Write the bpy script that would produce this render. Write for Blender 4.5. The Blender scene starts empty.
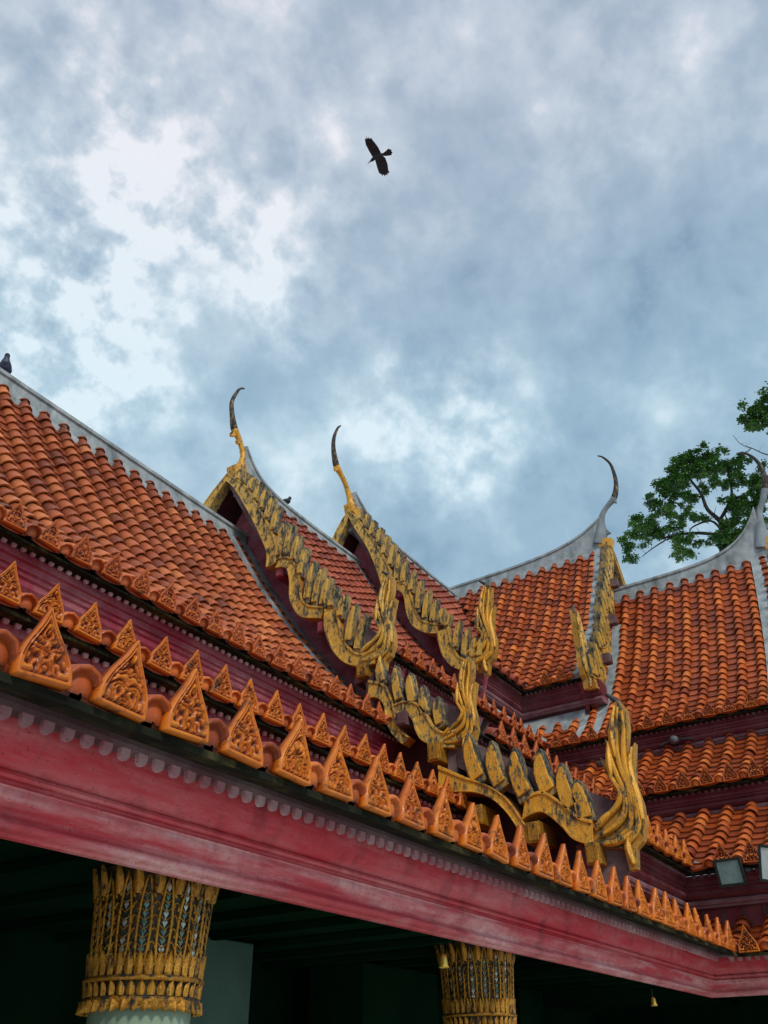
import bpy, bmesh, math, random
from mathutils import Vector, Matrix, noise
from mathutils.geometry import tessellate_polygon
random.seed(7)
R = math.radians
S, EYE = 0.3, 1.6            # one drawing unit = 0.3 m; drawing origin = eye point
K = 33.03                    # offset between the two wings' frames
scn = bpy.context.scene
col = scn.collection

# ------------------------------------------------------------------ helpers
def W(p): return Vector((p[0]*S, p[1]*S, p[2]*S + EYE))
def TA(l, h, z): return (l, h, z)
def TB(l, h, z): return (h + K, l, z)
wloc = {}

def empty(name, p, label, cat, group=None):
    o = bpy.data.objects.new(name, None); col.objects.link(o)
    o.location = W(p); wloc[o] = W(p); o.empty_display_size = .2
    tag(o, label, cat, group); return o
def tag(o, label=None, cat=None, group=None, kind=None):
    if label: o['label'] = label
    if cat: o['category'] = cat
    if group: o['group'] = group
    if kind: o['kind'] = kind
    return o

class MB:
    """collects geometry in drawing units; T maps (l,h,z) to drawing space"""
    def __init__(s, T=None):
        s.v = []; s.f = []; s.m = []; s.t = []; s.d = []; s.dt = 0.0; s.T = T; s.mi = 0; s.tv = 0.5; s.sm = []; s.smooth = False
    def pt(s, p):
        s.v.append(s.T(*p) if s.T else tuple(p)); s.t.append(s.tv); s.d.append(s.dt); return len(s.v)-1
    def face(s, idx): s.f.append(tuple(idx)); s.m.append(s.mi); s.sm.append(s.smooth)
    def poly(s, pts): s.face([s.pt(p) for p in pts])
    def grid(s, rows, close=False):
        n = len(rows[0]); ids = [[s.pt(p) for p in r] for r in rows]
        for a, b in zip(ids, ids[1:]):
            for i in range(n if close else n-1):
                j = (i+1) % n; s.face((a[i], a[j], b[j], b[i]))
        return ids
    def box(s, lo, hi):
        (a, b, c), (d, e, f) = lo, hi
        p = [s.pt(q) for q in ((a,b,c),(d,b,c),(d,e,c),(a,e,c),(a,b,f),(d,b,f),(d,e,f),(a,e,f))]
        for q in ((0,3,2,1),(4,5,6,7),(0,1,5,4),(1,2,6,5),(2,3,7,6),(3,0,4,7)): s.face([p[i] for i in q])
    def prism(s, poly2, f0, f1):
        """poly2: list of 2D points; f0/f1 map a 2D point to 3D for the two faces"""
        a = [s.pt(f0(q)) for q in poly2]; b = [s.pt(f1(q)) for q in poly2]
        n = len(poly2)
        for t in tessellate_polygon([[Vector((q[0], q[1], 0)) for q in poly2]]):
            s.face([a[i] for i in t]); s.face([b[i] for i in reversed(t)])
        for i in range(n):
            j = (i+1) % n; s.face((a[i], a[j], b[j], b[i]))
    def tube(s, pts, rad, n=8, cap=True, flat=1.0, fdir=None):
        pts = [Vector(p) for p in pts]; rows = []
        prev = None
        for i, p in enumerate(pts):
            d = (pts[min(i+1, len(pts)-1)] - pts[max(i-1, 0)]).normalized()
            ref = Vector(fdir) if fdir else (prev if prev else (Vector((0,0,1)) if abs(d.z) < .9 else Vector((1,0,0))))
            x = (ref - d*ref.dot(d)).normalized(); y = d.cross(x)
            if not fdir: prev = x
            r = rad[i] if isinstance(rad, (list, tuple)) else rad
            rows.append([tuple(p + x*(math.cos(2*math.pi*k/n)*r*flat) + y*(math.sin(2*math.pi*k/n)*r)) for k in range(n)])
        ids = s.grid(rows, True)
        if cap: s.face(ids[0][::-1]); s.face(ids[-1])
    def lathe(s, prof, c, n=24):
        rows = [[(c[0]+r*math.cos(2*math.pi*k/n), c[1]+r*math.sin(2*math.pi*k/n), c[2]+z) for k in range(n)] for r, z in prof]
        s.grid(rows, True)
    def build(s, name, mats, parent=None, origin=None, bevel=0, recalc=True, center=True):
        if not isinstance(mats, (list, tuple)): mats = [mats]
        ws = [W(p) for p in s.v]
        if origin is not None: o0 = W(origin)
        else:
            lo = Vector((min(p.x for p in ws), min(p.y for p in ws), min(p.z for p in ws)))
            hi = Vector((max(p.x for p in ws), max(p.y for p in ws), max(p.z for p in ws)))
            o0 = (lo+hi)/2; o0.z = lo.z
        me = bpy.data.meshes.new(name)
        me.from_pydata([p-o0 for p in ws], [], s.f)
        for m in mats: me.materials.append(m)
        me.polygons.foreach_set('material_index', s.m)
        me.polygons.foreach_set('use_smooth', s.sm)
        at = me.attributes.new('tv', 'FLOAT', 'POINT'); at.data.foreach_set('value', s.t)
        at = me.attributes.new('dt', 'FLOAT', 'POINT'); at.data.foreach_set('value', s.d)
        if recalc:
            bm = bmesh.new(); bm.from_mesh(me); bmesh.ops.recalc_face_normals(bm, faces=bm.faces); bm.to_mesh(me); bm.free()
        me.validate(); me.update()
        return link(name, me, parent, o0, bevel)
def link(name, me, parent, w, bevel=0, rz=0):
    o = bpy.data.objects.new(name, me); col.objects.link(o)
    wloc[o] = w.copy()
    if parent is not None:
        o.parent = parent; o.location = w - wloc[parent]
    else: o.location = w
    if rz: o.rotation_euler.z = rz
    if bevel:
        b = o.modifiers.new('bevel', 'BEVEL'); b.width = bevel*S; b.segments = 2; b.limit_method = 'ANGLE'; b.angle_limit = R(40)
    return o

def catmull(pts, n=5):
    out = []; P = [Vector(p) for p in pts]
    for i in range(len(P)-1):
        p0 = P[max(i-1, 0)]; p1 = P[i]; p2 = P[i+1]; p3 = P[min(i+2, len(P)-1)]
        for k in range(n):
            t = k/n
            out.append(0.5*((2*p1) + (p2-p0)*t + (2*p0-5*p1+4*p2-p3)*t*t + (3*p1-p0-3*p2+p3)*t**3))
    out.append(P[-1]); return out

# ------------------------------------------------------------------ materials
class NM:
    def __init__(s, name):
        s.m = bpy.data.materials.new(name); s.m.use_nodes = True; s.nt = s.m.node_tree; s.n = s.nt.nodes
        s.b = s.n['Principled BSDF']; s.tc = s.n.new('ShaderNodeTexCoord')
        s.geo = s.n.new('ShaderNodeNewGeometry')
    def L(s, a, b): s.nt.links.new(a, b)
    def pos(s): return s.geo.outputs['Position']
    def mapping(s, scale=(1,1,1), src=None):
        m = s.n.new('ShaderNodeMapping'); m.inputs['Scale'].default_value = scale
        s.L(src or s.pos(), m.inputs['Vector']); return m.outputs[0]
    def noise(s, scale, detail=4, rough=.55, vec=None, dist=0):
        t = s.n.new('ShaderNodeTexNoise'); t.inputs['Scale'].default_value = scale; t.inputs['Detail'].default_value = detail
        t.inputs['Roughness'].default_value = rough; t.inputs['Distortion'].default_value = dist
        s.L(vec or s.pos(), t.inputs['Vector']); return t.outputs['Fac']
    def vor(s, scale, vec=None, feat='F1'):
        t = s.n.new('ShaderNodeTexVoronoi'); t.feature = feat; t.inputs['Scale'].default_value = scale
        s.L(vec or s.pos(), t.inputs['Vector']); return t.outputs['Distance']
    def ramp(s, fac, stops):
        r = s.n.new('ShaderNodeValToRGB'); e = r.color_ramp.elements
        while len(e) < len(stops): e.new(.5)
        for k, (p, c) in enumerate(stops):
            e[k].position = p; e[k].color = (*c, 1) if len(c) == 3 else c
        s.L(fac, r.inputs[0]); return r.outputs[0]
    def gray(s, fac, a, b, lo=0, hi=1):
        r = s.n.new('ShaderNodeMapRange'); r.inputs[1].default_value = a; r.inputs[2].default_value = b
        r.inputs[3].default_value = lo; r.inputs[4].default_value = hi; s.L(fac, r.inputs[0]); return r.outputs[0]
    def mix(s, fac, a, b, mode='MIX'):
        m = s.n.new('ShaderNodeMix'); m.data_type = 'RGBA'; m.blend_type = mode
        for v, i in ((fac, 0), (a, 6), (b, 7)):
            if isinstance(v, (int, float)): m.inputs[i].default_value = v
            elif isinstance(v, tuple): m.inputs[i].default_value = (*v, 1)
            else: s.L(v, m.inputs[i])
        return m.outputs[2]
    def math(s, op, a, b=0.0):
        m = s.n.new('ShaderNodeMath'); m.operation = op
        for v, i in ((a, 0), (b, 1)):
            if isinstance(v, (int, float)): m.inputs[i].default_value = v
            else: s.L(v, m.inputs[i])
        return m.outputs[0]
    def attr(s, name='tv'):
        a = s.n.new('ShaderNodeAttribute'); a.attribute_name = name; return a.outputs['Fac']
    def up(s):
        x = s.n.new('ShaderNodeSeparateXYZ'); s.L(s.geo.outputs['Normal'], x.inputs[0]); return x.outputs['Z']
    def bump(s, h, strength=.5, dist=.01):
        b = s.n.new('ShaderNodeBump'); b.inputs['Strength'].default_value = strength; b.inputs['Distance'].default_value = dist
        s.L(h, b.inputs['Height']); s.L(b.outputs[0], s.b.inputs['Normal'])
    def out(s, c, rough=.6, metal=0, spec=.5, coat=0):
        for v, k in ((c, 'Base Color'), (rough, 'Roughness'), (metal, 'Metallic'), (spec, 'Specular IOR Level'), (coat, 'Coat Weight')):
            if isinstance(v, (int, float)): s.b.inputs[k].default_value = v
            elif isinstance(v, tuple): s.b.inputs[k].default_value = (*v, 1)
            else: s.L(v, s.b.inputs[k])
        return s.m

def mat_tile(name, c0, c1, c2, dirt=.45, dirtc=(.05,.028,.02)):
    q = NM(name); t = q.attr()
    c = q.ramp(t, [(0, c0), (.5, c1), (1, c2)])
    n1 = q.noise(.9, 5, .6); n2 = q.noise(9, 4, .6)
    f = q.math('MULTIPLY', q.gray(n1, .42, .72), q.gray(n2, .35, .7))
    c = q.mix(q.math('MULTIPLY', f, dirt*1.6), c, dirtc)
    c = q.mix(q.math('MULTIPLY', q.math('POWER', q.attr('dt'), 1.3), q.gray(n2, .2, .7, .6, 1.0)), c, (.035,.012,.008))  # crease shade painted into the tile colour, mottled like grime
    n5 = q.noise(1.6, 6, .7)
    c = q.mix(q.gray(n5, .60, .74, 0, .7), c, (.045,.035,.028))
    sp = q.gray(q.noise(40, 2, .5), .62, .72, 0, .35)
    c = q.mix(sp, c, (.32, .2, .14))
    q.bump(q.noise(30, 3, .5), .25, .006)
    return q.out(c, q.gray(n2, .3, .75, .34, .62), 0, .32, .04)
def mat_antefix(name, c0, c1, dark):
    q = NM(name)
    n = q.noise(14, 5, .6); c = q.mix(q.gray(n, .35, .7), c0, c1)
    info = q.n.new('ShaderNodeObjectInfo')
    c = q.mix(q.gray(info.outputs['Random'], .35, 1, 0, .6), c, tuple(x*.5+y*.5 for x, y in zip(c0, (.35,.04,.01))))
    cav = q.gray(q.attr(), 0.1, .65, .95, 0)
    c = q.mix(q.gray(q.attr(), .6, 1.0, 0, .55), c, (.72,.28,.03))          # relief light and shade in the colour: raised parts brightened, recesses darkened
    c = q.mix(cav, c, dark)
    c = q.mix(q.gray(q.noise(6, 6, .7), .54, .66, 0, .8), c, (.03,.02,.012))
    q.bump(q.noise(60, 3, .6), .3, .004)
    return q.out(c, q.gray(n, .3, .7, .28, .5), 0, .28, .03)
def mat_paint(name, base, pale, dark, fp=.55, fd=.5, rough=.6, streak=(1.2,1.2,6), along=(1,1,1)):
    q = NM(name)
    n1 = q.noise(1.3, 8, .68, q.mapping(along)); n2 = q.noise(1, 5, .6, q.mapping(streak)); n3 = q.noise(22, 4, .6)
    c = q.mix(q.math('MULTIPLY', q.gray(n1, .42, .66), q.gray(n3, .25, .6, fp*.5, fp*1.2)), base, pale)
    c = q.mix(q.gray(n2, .52, .78, 0, fd), c, dark)
    c = q.mix(q.gray(q.noise(55, 2, .5), .66, .7, 0, .55), c, dark)
    q.bump(q.noise(35, 4, .6), .35, .006)
    return q.out(c, q.gray(n3, .3, .7, rough-.12, rough+.15), 0, .45)
def mat_gold(name, g0=(.62,.33,.045), g1=(.75,.46,.1), gr=(.24,.23,.17), amt=.5, metal=.25):
    q = NM(name)
    st = q.mapping((1,1,.45)); n1 = q.noise(5.5, 9, .78, st); n2 = q.noise(19, 7, .72, st); n3 = q.noise(60, 4, .65)
    c = q.mix(q.gray(n2, .4, .62), g0, g1)
    c = q.mix(q.gray(n3, .55, .62, 0, .5), c, tuple(x*.45 for x in g0))
    f = q.math('ADD', q.math('ADD', q.math('MULTIPLY', n1, .6), q.math('MULTIPLY', n2, .4)), q.math('MULTIPLY', q.up(), .07))
    th = .60-amt*.16
    f1 = q.gray(f, th-.02, th+.045)
    c = q.mix(f1, c, q.mix(q.gray(n3, .42, .6), tuple(x*.35 for x in gr), gr))
    f2 = q.gray(f, th+.06, th+.09)
    c = q.mix(f2, c, (.02,.018,.014))
    rg = q.mix(f1, (.34,.34,.34), (.85,.85,.85))
    mm = q.gray(f1, 0, 1, metal, 0)
    q.bump(q.math('ADD', n2, q.math('MULTIPLY', n3, .6)), .7, .014)
    return q.out(c, rg, mm, .5)
def mat_plain(name, a, b, sc=4, rough=.7, metal=0, bump=.3, stain=None, spec=.4):
    q = NM(name); n = q.noise(sc, 6, .6); c = q.mix(q.gray(n, .35, .68), a, b)
    if stain: c = q.mix(q.gray(q.noise(sc*.6, 6, .7, q.mapping((1,1,.25))), .5, .7, 0, .85), c, stain)
    if bump: q.bump(q.noise(sc*8, 4, .6), bump, .008)
    return q.out(c, rough, metal, spec)

M = {}
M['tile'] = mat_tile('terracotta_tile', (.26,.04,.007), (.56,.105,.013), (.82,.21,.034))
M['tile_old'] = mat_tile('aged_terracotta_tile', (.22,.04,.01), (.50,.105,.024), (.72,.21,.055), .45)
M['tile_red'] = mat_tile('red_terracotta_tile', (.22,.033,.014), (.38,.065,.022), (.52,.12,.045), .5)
M['antefix'] = mat_antefix('glazed_antefix', (.50,.095,.004), (.64,.175,.008), (.12,.018,.003))
M['antefix_red'] = mat_antefix('red_glazed_antefix', (.36,.05,.008), (.46,.085,.012), (.11,.02,.008))
M['maroon'] = mat_paint('maroon_paint', (.24,.018,.035), (.45,.2,.22), (.04,.01,.014), .55, .6)
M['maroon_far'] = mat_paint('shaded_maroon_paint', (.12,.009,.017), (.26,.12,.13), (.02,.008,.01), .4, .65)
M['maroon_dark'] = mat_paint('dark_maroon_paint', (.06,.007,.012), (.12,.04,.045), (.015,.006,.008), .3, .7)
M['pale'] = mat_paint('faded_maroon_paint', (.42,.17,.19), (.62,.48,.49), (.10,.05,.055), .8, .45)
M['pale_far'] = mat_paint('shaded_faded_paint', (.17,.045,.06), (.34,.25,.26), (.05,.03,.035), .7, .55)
M['beam_pale'] = mat_paint('pale_worn_beam_paint', (.56,.055,.07), (.78,.46,.44), (.15,.02,.03), .85, .6, .55, (5,5,.7), (.5,.5,5))
M['beam'] = mat_paint('faded_red_beam_paint', (.56,.03,.045), (.68,.28,.28), (.12,.01,.02), .6, .75, .55, (5,5,.7), (.5,.5,3.5))
M['weather'] = mat_paint('weathered_wood', (.11,.045,.05), (.26,.21,.2), (.035,.02,.022), .55, .7, .85)
M['moss'] = mat_plain('mossy_board', (.008,.009,.006), (.022,.024,.014), 5, .95, 0, .8, (.085,.075,.025), .1)
M['gold'] = mat_gold('weathered_gold', (.68,.29,.015), (.88,.45,.04), (.13,.11,.06), .5, .1)
M['gold_pale'] = mat_gold('pale_weathered_gold', (.66,.34,.035), (.82,.5,.1), (.14,.12,.075), .6, .1)
M['orange'] = mat_gold('orange_gold_underside', (.48,.16,.02), (.6,.26,.04), (.16,.12,.08), .25, .1)
M['grey_gold'] = mat_gold('grey_lichen_gold', (.4,.24,.05), (.5,.34,.1), (.12,.12,.10), .85, .05)
M['dark_gold'] = mat_gold('blackened_gold', (.2,.12,.03), (.34,.19,.04), (.05,.045,.045), 1.0, .05)
M['naga_ground'] = mat_gold('dark_gold_ground', (.42,.19,.02), (.62,.34,.05), (.07,.06,.04), .5, .05)  # darker gold behind the raised strands
M['dark_tip'] = mat_plain('dark_weathered_tip', (.02,.02,.022), (.07,.065,.07), 6, .6)
M['plaster'] = mat_plain('grey_mortar', (.22,.25,.255), (.42,.45,.455), 3.0, .85, 0, .7, (.055,.06,.06))
M['plaster_dark'] = mat_plain('dark_grey_mortar', (.15,.17,.185), (.27,.3,.32), 2.5, .85, 0, .4, (.05,.05,.055))
M['green'] = mat_plain('pale_green_marble', (.18,.25,.16), (.26,.34,.23), 2, .4, 0, .05, (.09,.14,.11))
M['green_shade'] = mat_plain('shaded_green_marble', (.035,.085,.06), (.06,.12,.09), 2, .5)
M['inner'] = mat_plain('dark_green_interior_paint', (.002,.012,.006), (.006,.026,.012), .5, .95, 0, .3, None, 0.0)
M['capgold'] = mat_gold('capital_gold', (.36,.15,.01), (.62,.31,.03), (.035,.024,.01), .5, .45)
M['capdark'] = mat_plain('capital_ground', (.02,.016,.006), (.07,.045,.012), 12, .5)
M['glassgem'] = mat_plain('mirror_mosaic', (.03,.07,.04), (.2,.26,.2), 30, .15, .7, 0)
M['glassgem_w'] = mat_plain('white_mirror_mosaic', (.3,.32,.26), (.6,.62,.55), 30, .2, .3, 0)
M['black'] = mat_plain('black_feathers', (.006,.006,.008), (.018,.018,.024), 12, .55)
M['pigeon'] = mat_plain('slate_feathers', (.02,.025,.06), (.06,.065,.1), 14, .5)
M['metal'] = mat_plain('dark_painted_metal', (.02,.03,.028), (.04,.055,.05), 10, .45, .3)
M['lampglass'] = mat_plain('floodlight_glass', (.16,.26,.24), (.26,.38,.35), 8, .2, 0, 0, None, .7)
M['lampwhite'] = mat_plain('pale_floodlight_glass', (.5,.56,.55), (.62,.68,.66), 8, .25, 0, 0, None, .6)
M['lampgrey'] = mat_plain('grey_lamp', (.05,.05,.055), (.14,.14,.15), 20, .5, .2)
M['bell'] = mat_plain('polished_brass', (.75,.5,.08), (.85,.6,.12), 8, .3, .6, 0)
M['bark'] = mat_plain('bark', (.018,.014,.012), (.05,.04,.032), 8, .9, 0, .6)
def leafmat(n, a, b, c):
    q = NM(n); cc = q.ramp(q.attr(), [(0, a), (.5, b), (1, c)])
    q.b.inputs['Subsurface Weight'].default_value = 0
    return q.out(cc, .5, 0, .4)
M['leaf'] = leafmat('leaf', (.035,.11,.02), (.08,.2,.035), (.16,.33,.06))

# ------------------------------------------------------------------ roof geometry
class Prof:
    def __init__(s, he, ze, hr, zr, a): s.he, s.ze, s.hr, s.zr, s.a = he, ze, hr, zr, a
    def z(s, h):
        t = (s.hr-h)/(s.hr-s.he); return s.zr-(s.zr-s.ze)*t*(1+s.a*(1-t))
    def nrm(s, h):
        d = (s.z(h+.05)-s.z(h-.05))/.1; v = Vector((-d, 1)).normalized(); return v      # (h,z), outward/up
    def arc(s, step, hmax=None):
        """points every `step` along the slope from the eave"""
        hmax = hmax or s.hr; out = [s.he]; h = s.he
        while True:
            d = (s.z(h+.02)-s.z(h))/.02; h += step/math.sqrt(1+d*d)
            if h > hmax: break
            out.append(h)
        return out
    def off(s, h, n):
        v = s.nrm(h); return (h+v.x*n, s.z(h)+v.y*n)

SP = 1.335
def roof(name, T, P, l0, l1, phase, parent, mat, keep=None, hmax=None, step=.84, rowskip=None, far=False, tvshift=0):
    """tiled slope: under-sheet, pan courses and rows of half-round cover tiles, one mesh"""
    mb = MB(T); keep = keep or (lambda l, h: True)
    hs = P.arc(step, hmax); hs.append(min(hs[-1]+.3, P.hr)) if not hmax else None
    n0 = math.ceil((l0-phase)/SP); n1 = math.floor((l1-phase)/SP)
    # under-sheet
    mb.mi = 1
    H = [P.he+(((hmax or P.hr)-P.he)*k/14) for k in range(15)]
    for a, b in zip(H, H[1:]):
        la = min(l1, a+K+.02) if T is TA else min(l1, a+.02)
        lb = min(l1, b+K+.02) if T is TA else min(l1, b+.02)
        if min(la, lb) <= l0: continue
        pa, pb = P.off(a, -.12), P.off(b, -.12)
        mb.poly([(l0, *pa), (la, *pa), (lb, *pb), (l0, *pb)])
    if far is not False:
        lf = l0 if far is True else far
        for a, b in zip(H, H[1:]):
            pa, pb = P.off(a, .05), P.off(b, .05)
            mb.poly([(lf, 72-pa[0], pa[1]), (l1, 72-pa[0], pa[1]), (l1, 72-pb[0], pb[1]), (lf, 72-pb[0], pb[1])])
    mb.mi = 0
    NA = 7
    for i in range(n0, n1+1):
        l = phase+i*SP
        rb = random.gauss(0, .07)
        for j in range(len(hs)-1):
            h = hs[j]; h2 = hs[j+1]
            if not keep(l, (h+h2)/2): continue
            mb.tv = min(1, max(0, random.gauss(.55+rb+tvshift, .18))); mb.smooth = True
            jl = random.gauss(0, .022); jr = random.uniform(.95, 1.05)
            if P.hr-h < 1.3: mb.tv *= .35
            if random.random() < .05: jl += random.choice((-.05, .05)); jr *= 1.03
            if random.random() < .045: mb.tv = random.choice((0, 0, .05, 1))
            d2 = Vector((h2-h, P.z(h2)-P.z(h))).normalized(); nn = Vector((-d2.y, d2.x))
            if nn.y < 0: nn = -nn
            a0 = Vector((h, P.z(h))); a1 = Vector((h2, P.z(h2)))
            def ring(c, r, rl=0):
                rows = []
                for k in range(NA):
                    an = math.pi*k/(NA-1)
                    q = c+nn*(math.sin(an)*r*1.22-.03)
                    rows.append((l+jl+math.cos(an)*r, q.x, q.y))
                return rows
            lo = a0-d2*.13+nn*.07
            if j == 0:
                # closed round end at the eave
                for fr, sh in ((.02, -.22), (.2, -.2), (.32, -.1)):
                    pass
                r_ = [ring(lo+d2*-.02, .03), ring(lo+d2*.0, .13), ring(lo+d2*.06, .22), ring(lo+d2*.12, .27), ring(lo+d2*.12, .29), ring(lo, .31*jr), ring(lo-d2*.02, .36*jr), ring(lo+d2*.08, .37*jr), ring(a1+nn*.0, .29*jr)]
            else:
                r_ = [ring(lo+d2*.06, .27*jr), ring(lo, .365*jr), ring(lo+d2*.13, .36*jr), ring(a1+nn*.0, .29*jr)]
            i0 = len(mb.v); mb.grid(r_); nr = len(r_)
            for ri in range(nr):
                for k in range(NA):
                    side = abs(k/(NA-1)*2-1); mb.d[i0+ri*NA+k] = min(1, (.85 if side > .9 else .3*side) + (.55 if ri == nr-1 else 0) + (.5 if ri == 0 else 0))  # painted shade: darker along tile sides and at both overlapping ends
        # pan courses between this row and the next
        for j in range(len(hs)-1):
            h = hs[j]; h2 = hs[j+1]; lc = l+SP/2
            if not keep(lc, (h+h2)/2): continue
            mb.tv = min(1, max(0, random.gauss(.2+tvshift, .14))); mb.smooth = False
            d2 = Vector((h2-h, P.z(h2)-P.z(h))).normalized(); nn = Vector((-d2.y, d2.x))
            if nn.y < 0: nn = -nn
            a0 = Vector((h, P.z(h)))+nn*.03-d2*.06; a1 = Vector((h2, P.z(h2)))-nn*.07; ab = a0-nn*.12
            rows = []
            for c in (ab, a0, a1):
                rows.append([(lc+x*SP*.5, *(c+nn*(x*x*.1))) for x in (-.85, -.4, 0, .4, .85)])
            i0 = len(mb.v); mb.grid(rows)
            for q_ in range(15): mb.d[i0+q_] = (.75, .1, .8)[q_//5]*.8+(.3 if q_ % 5 in (0, 4) else 0)  # painted shade on pans: darker at lips, laps and side edges
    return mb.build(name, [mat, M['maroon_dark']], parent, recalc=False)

def sweep(mb, prof, l0, T, l1=None, cap=True):
    """mouldings: profile [(h,z)] run from l0 to the mitre of the inner corner (or to l1)"""
    end = lambda h: (l1 if l1 is not None else (h+K if T is TA else h))
    a = [mb.pt((l0, h, z)) for h, z in prof]; b = [mb.pt((end(h), h, z)) for h, z in prof]
    for i in range(len(prof)-1): mb.face((a[i], a[i+1], b[i+1], b[i]))
    if cap:
        for t in tessellate_polygon([[Vector((h, z, 0)) for h, z in prof]]): mb.face([a[i] for i in t])

def pendants(mb, h, z, l0, T, sp=.47, w=.15, d=.3, l1=None):
    l = l0; end = (l1 if l1 is not None else (h+K if T is TA else h))
    while l < end-.2:
        pts = [(-w, 0), (-w, -d*.5), (-w*.8, -d*.8), (-w*.35, -d), (w*.35, -d), (w*.8, -d*.8), (w, -d*.5), (w, 0)]
        mb.prism(pts, lambda q: (l+q[0], h, z+q[1]), lambda q: (l+q[0], h+.1, z+q[1]))
        l += sp

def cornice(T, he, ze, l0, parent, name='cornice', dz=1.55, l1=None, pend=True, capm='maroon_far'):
    """dark eave board, pendants and stacked mouldings below an eave"""
    e = (lambda h: None) ; k = dz/1.55
    mb = MB(T)
    mb.mi = 1
    sweep(mb, [(he+.15, ze-.1), (he+.02, ze-.12), (he+.02, ze-.22), (he+.5, ze-.2), (he+1.0, ze+.3), (he+.15, ze-.1)], l0, T, l1)
    mb.mi = 0
    D_ = .42; pr = [(1.6,-.15),(.92,-.2),(.9,-.42),(1.0,-.45),(1.02,-.62),(1.1,-.66),(1.1,-.74),(1.06,-.78),(1.14,-.84),(1.12,-1.0),(1.22,-1.12),(1.34,-1.2)]
    p = [(he+a-D_, ze+b*k) for a, b in pr]; sweep(mb, p+[(he+2.2, ze-1.2*k), (he+2.2, ze-.25*k)], l0, T, l1)
    mb.mi = 2
    p2 = [(1.36,-1.2),(1.24,-1.24),(1.2,-1.32),(1.24,-1.42),(1.34,-1.46),(1.34,-1.55)]
    sweep(mb, [(he+a-D_, ze+b*k) for a, b in p2]+[(he+2.2, ze-1.55*k), (he+2.2, ze-1.2*k)], l0, T, l1)
    mb.mi = 0
    p3 = [(.96,-.76),(.99,-.8),(1.02,-.78)]
    if pend:
        mb.mi = 2 ; pendants(mb, he+.36, ze-.2, l0+.2, T, .37, .085, .15, l1)
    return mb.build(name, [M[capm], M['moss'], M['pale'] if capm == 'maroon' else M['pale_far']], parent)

def ridge(T, P, top, l0, l1, sw, parent, fr=2.4, nl=40, hc=36.0):
    mb = MB(T); zb = P.zr-.75; rows = []
    for k in range(nl+1):
        l = l0+(l1-l0)*(k/nl)**1.8
        z = top+sw*math.exp(-(l-l0)/fr)
        w = .3
        rows.append([(l, hc-.55, zb), (l, hc-.5, P.zr-.1), (l, hc-.36, P.zr+.02), (l, hc-w, z-.32), (l, hc-.42, z-.28), (l, hc-.42, z-.06), (l, hc-.2, z+.03),
                     (l, hc+.2, z+.03), (l, hc+.42, z-.06), (l, hc+.42, z-.28), (l, hc+w, z-.32), (l, hc+.36, P.zr+.02), (l, hc+.5, P.zr-.1), (l, hc+.55, zb)])
    ids = mb.grid(rows, True); mb.face(ids[0]); mb.face(ids[-1][::-1])
    return mb.build('ridge_cap', M['plaster'], parent)

def strip(T, P, l0, l1, n0, n1, parent, name='mortar_strip', mat=None, h0=None, h1=None):
    mb = MB(T); rows = []
    a = h0 if h0 is not None else P.he; b = h1 if h1 is not None else P.hr
    for k in range(25):
        h = a+(b-a)*k/24; p0, p1 = P.off(h, n0), P.off(h, n1)
        rows.append([(l0, *p0), (l0, *p1), (l1, *p1), (l1, *p0)])
    mb.grid(rows, True); mb.face([0,1,2,3]); mb.face([96,97,98,99][::-1] if False else [mb_i for mb_i in range(96, 100)])
    return mb.build(name, mat or M['plaster'], parent)

# antefix: leaf-shaped plate with border and relief, shared mesh (faces -Y)
def antefix_mesh(name, w, hgt, mat, seed):
    rnd = random.Random(seed); NX, NZ = 37, 44
    def half(t): return w/2*((1-t)**.93*(1+.27*math.sin(math.pi*min(1, t*1.3)))) if t < 1 else 0
    vs = []; tv = []; fs = []
    for j in range(NZ):
        t = j/(NZ-1)
        for i in range(NX):
            u = i/(NX-1)*2-1
            x = u*max(half(t), .012)
            edge = min((1-abs(u))*half(t), t*hgt*1.0)
            e = min(1, max(0, edge))
            d = 0
            if e < .028: d = .05
            elif e < .045: d = -.005
            elif e < .072: d = .05
            elif e < .095: d = -.03
            else:
                p = Vector((abs(x)*6.5+seed, t*hgt*5.2, seed*.7))
                n = noise.noise(p)
                d = .015+.045*max(-1, min(1, math.sin(n*17)*1.5))
                cl = math.exp(-(abs(x)/.07)**2)*math.sin(t*hgt*26)
                d += .03*cl
            tv.append(min(1, max(0, .25+d*10)))
            vs.append((x*S, -(.03+d)*S, t*hgt*S))
    for j in range(NZ-1):
        for i in range(NX-1):
            a = j*NX+i; fs.append((a, a+1, a+NX+1, a+NX))
    # back shell, thicker at the foot
    nb = len(vs)
    for j in range(NZ):
        t = j/(NZ-1)
        for u in (-1, 1):
            vs.append((u*max(half(t), .012)*S, (.05+.16*(1-t))*S, t*hgt*S)); tv.append(.5)
    for j in range(NZ-1):
        a = nb+2*j
        fs.append((a+1, a, a+2, a+3))
        fs.append((j*NX, (j+1)*NX, a+2, a)); fs.append((j*NX+NX-1, a+1, a+3, (j+1)*NX+NX-1))
    fs.append(tuple([nb, nb+1]+[NX-1-k for k in range(NX)]))
    me = bpy.data.meshes.new(name); me.from_pydata(vs, [], fs); me.materials.append(mat)
    me.polygons.foreach_set('use_smooth', [True]*len(me.polygons))
    at = me.attributes.new('tv', 'FLOAT', 'POINT'); at.data.foreach_set('value', tv); me.update(); return me
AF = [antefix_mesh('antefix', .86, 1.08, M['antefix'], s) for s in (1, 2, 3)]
AFR = [antefix_mesh('antefix', .82, 1.05, M['antefix_red'], s) for s in (4, 5)]
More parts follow.
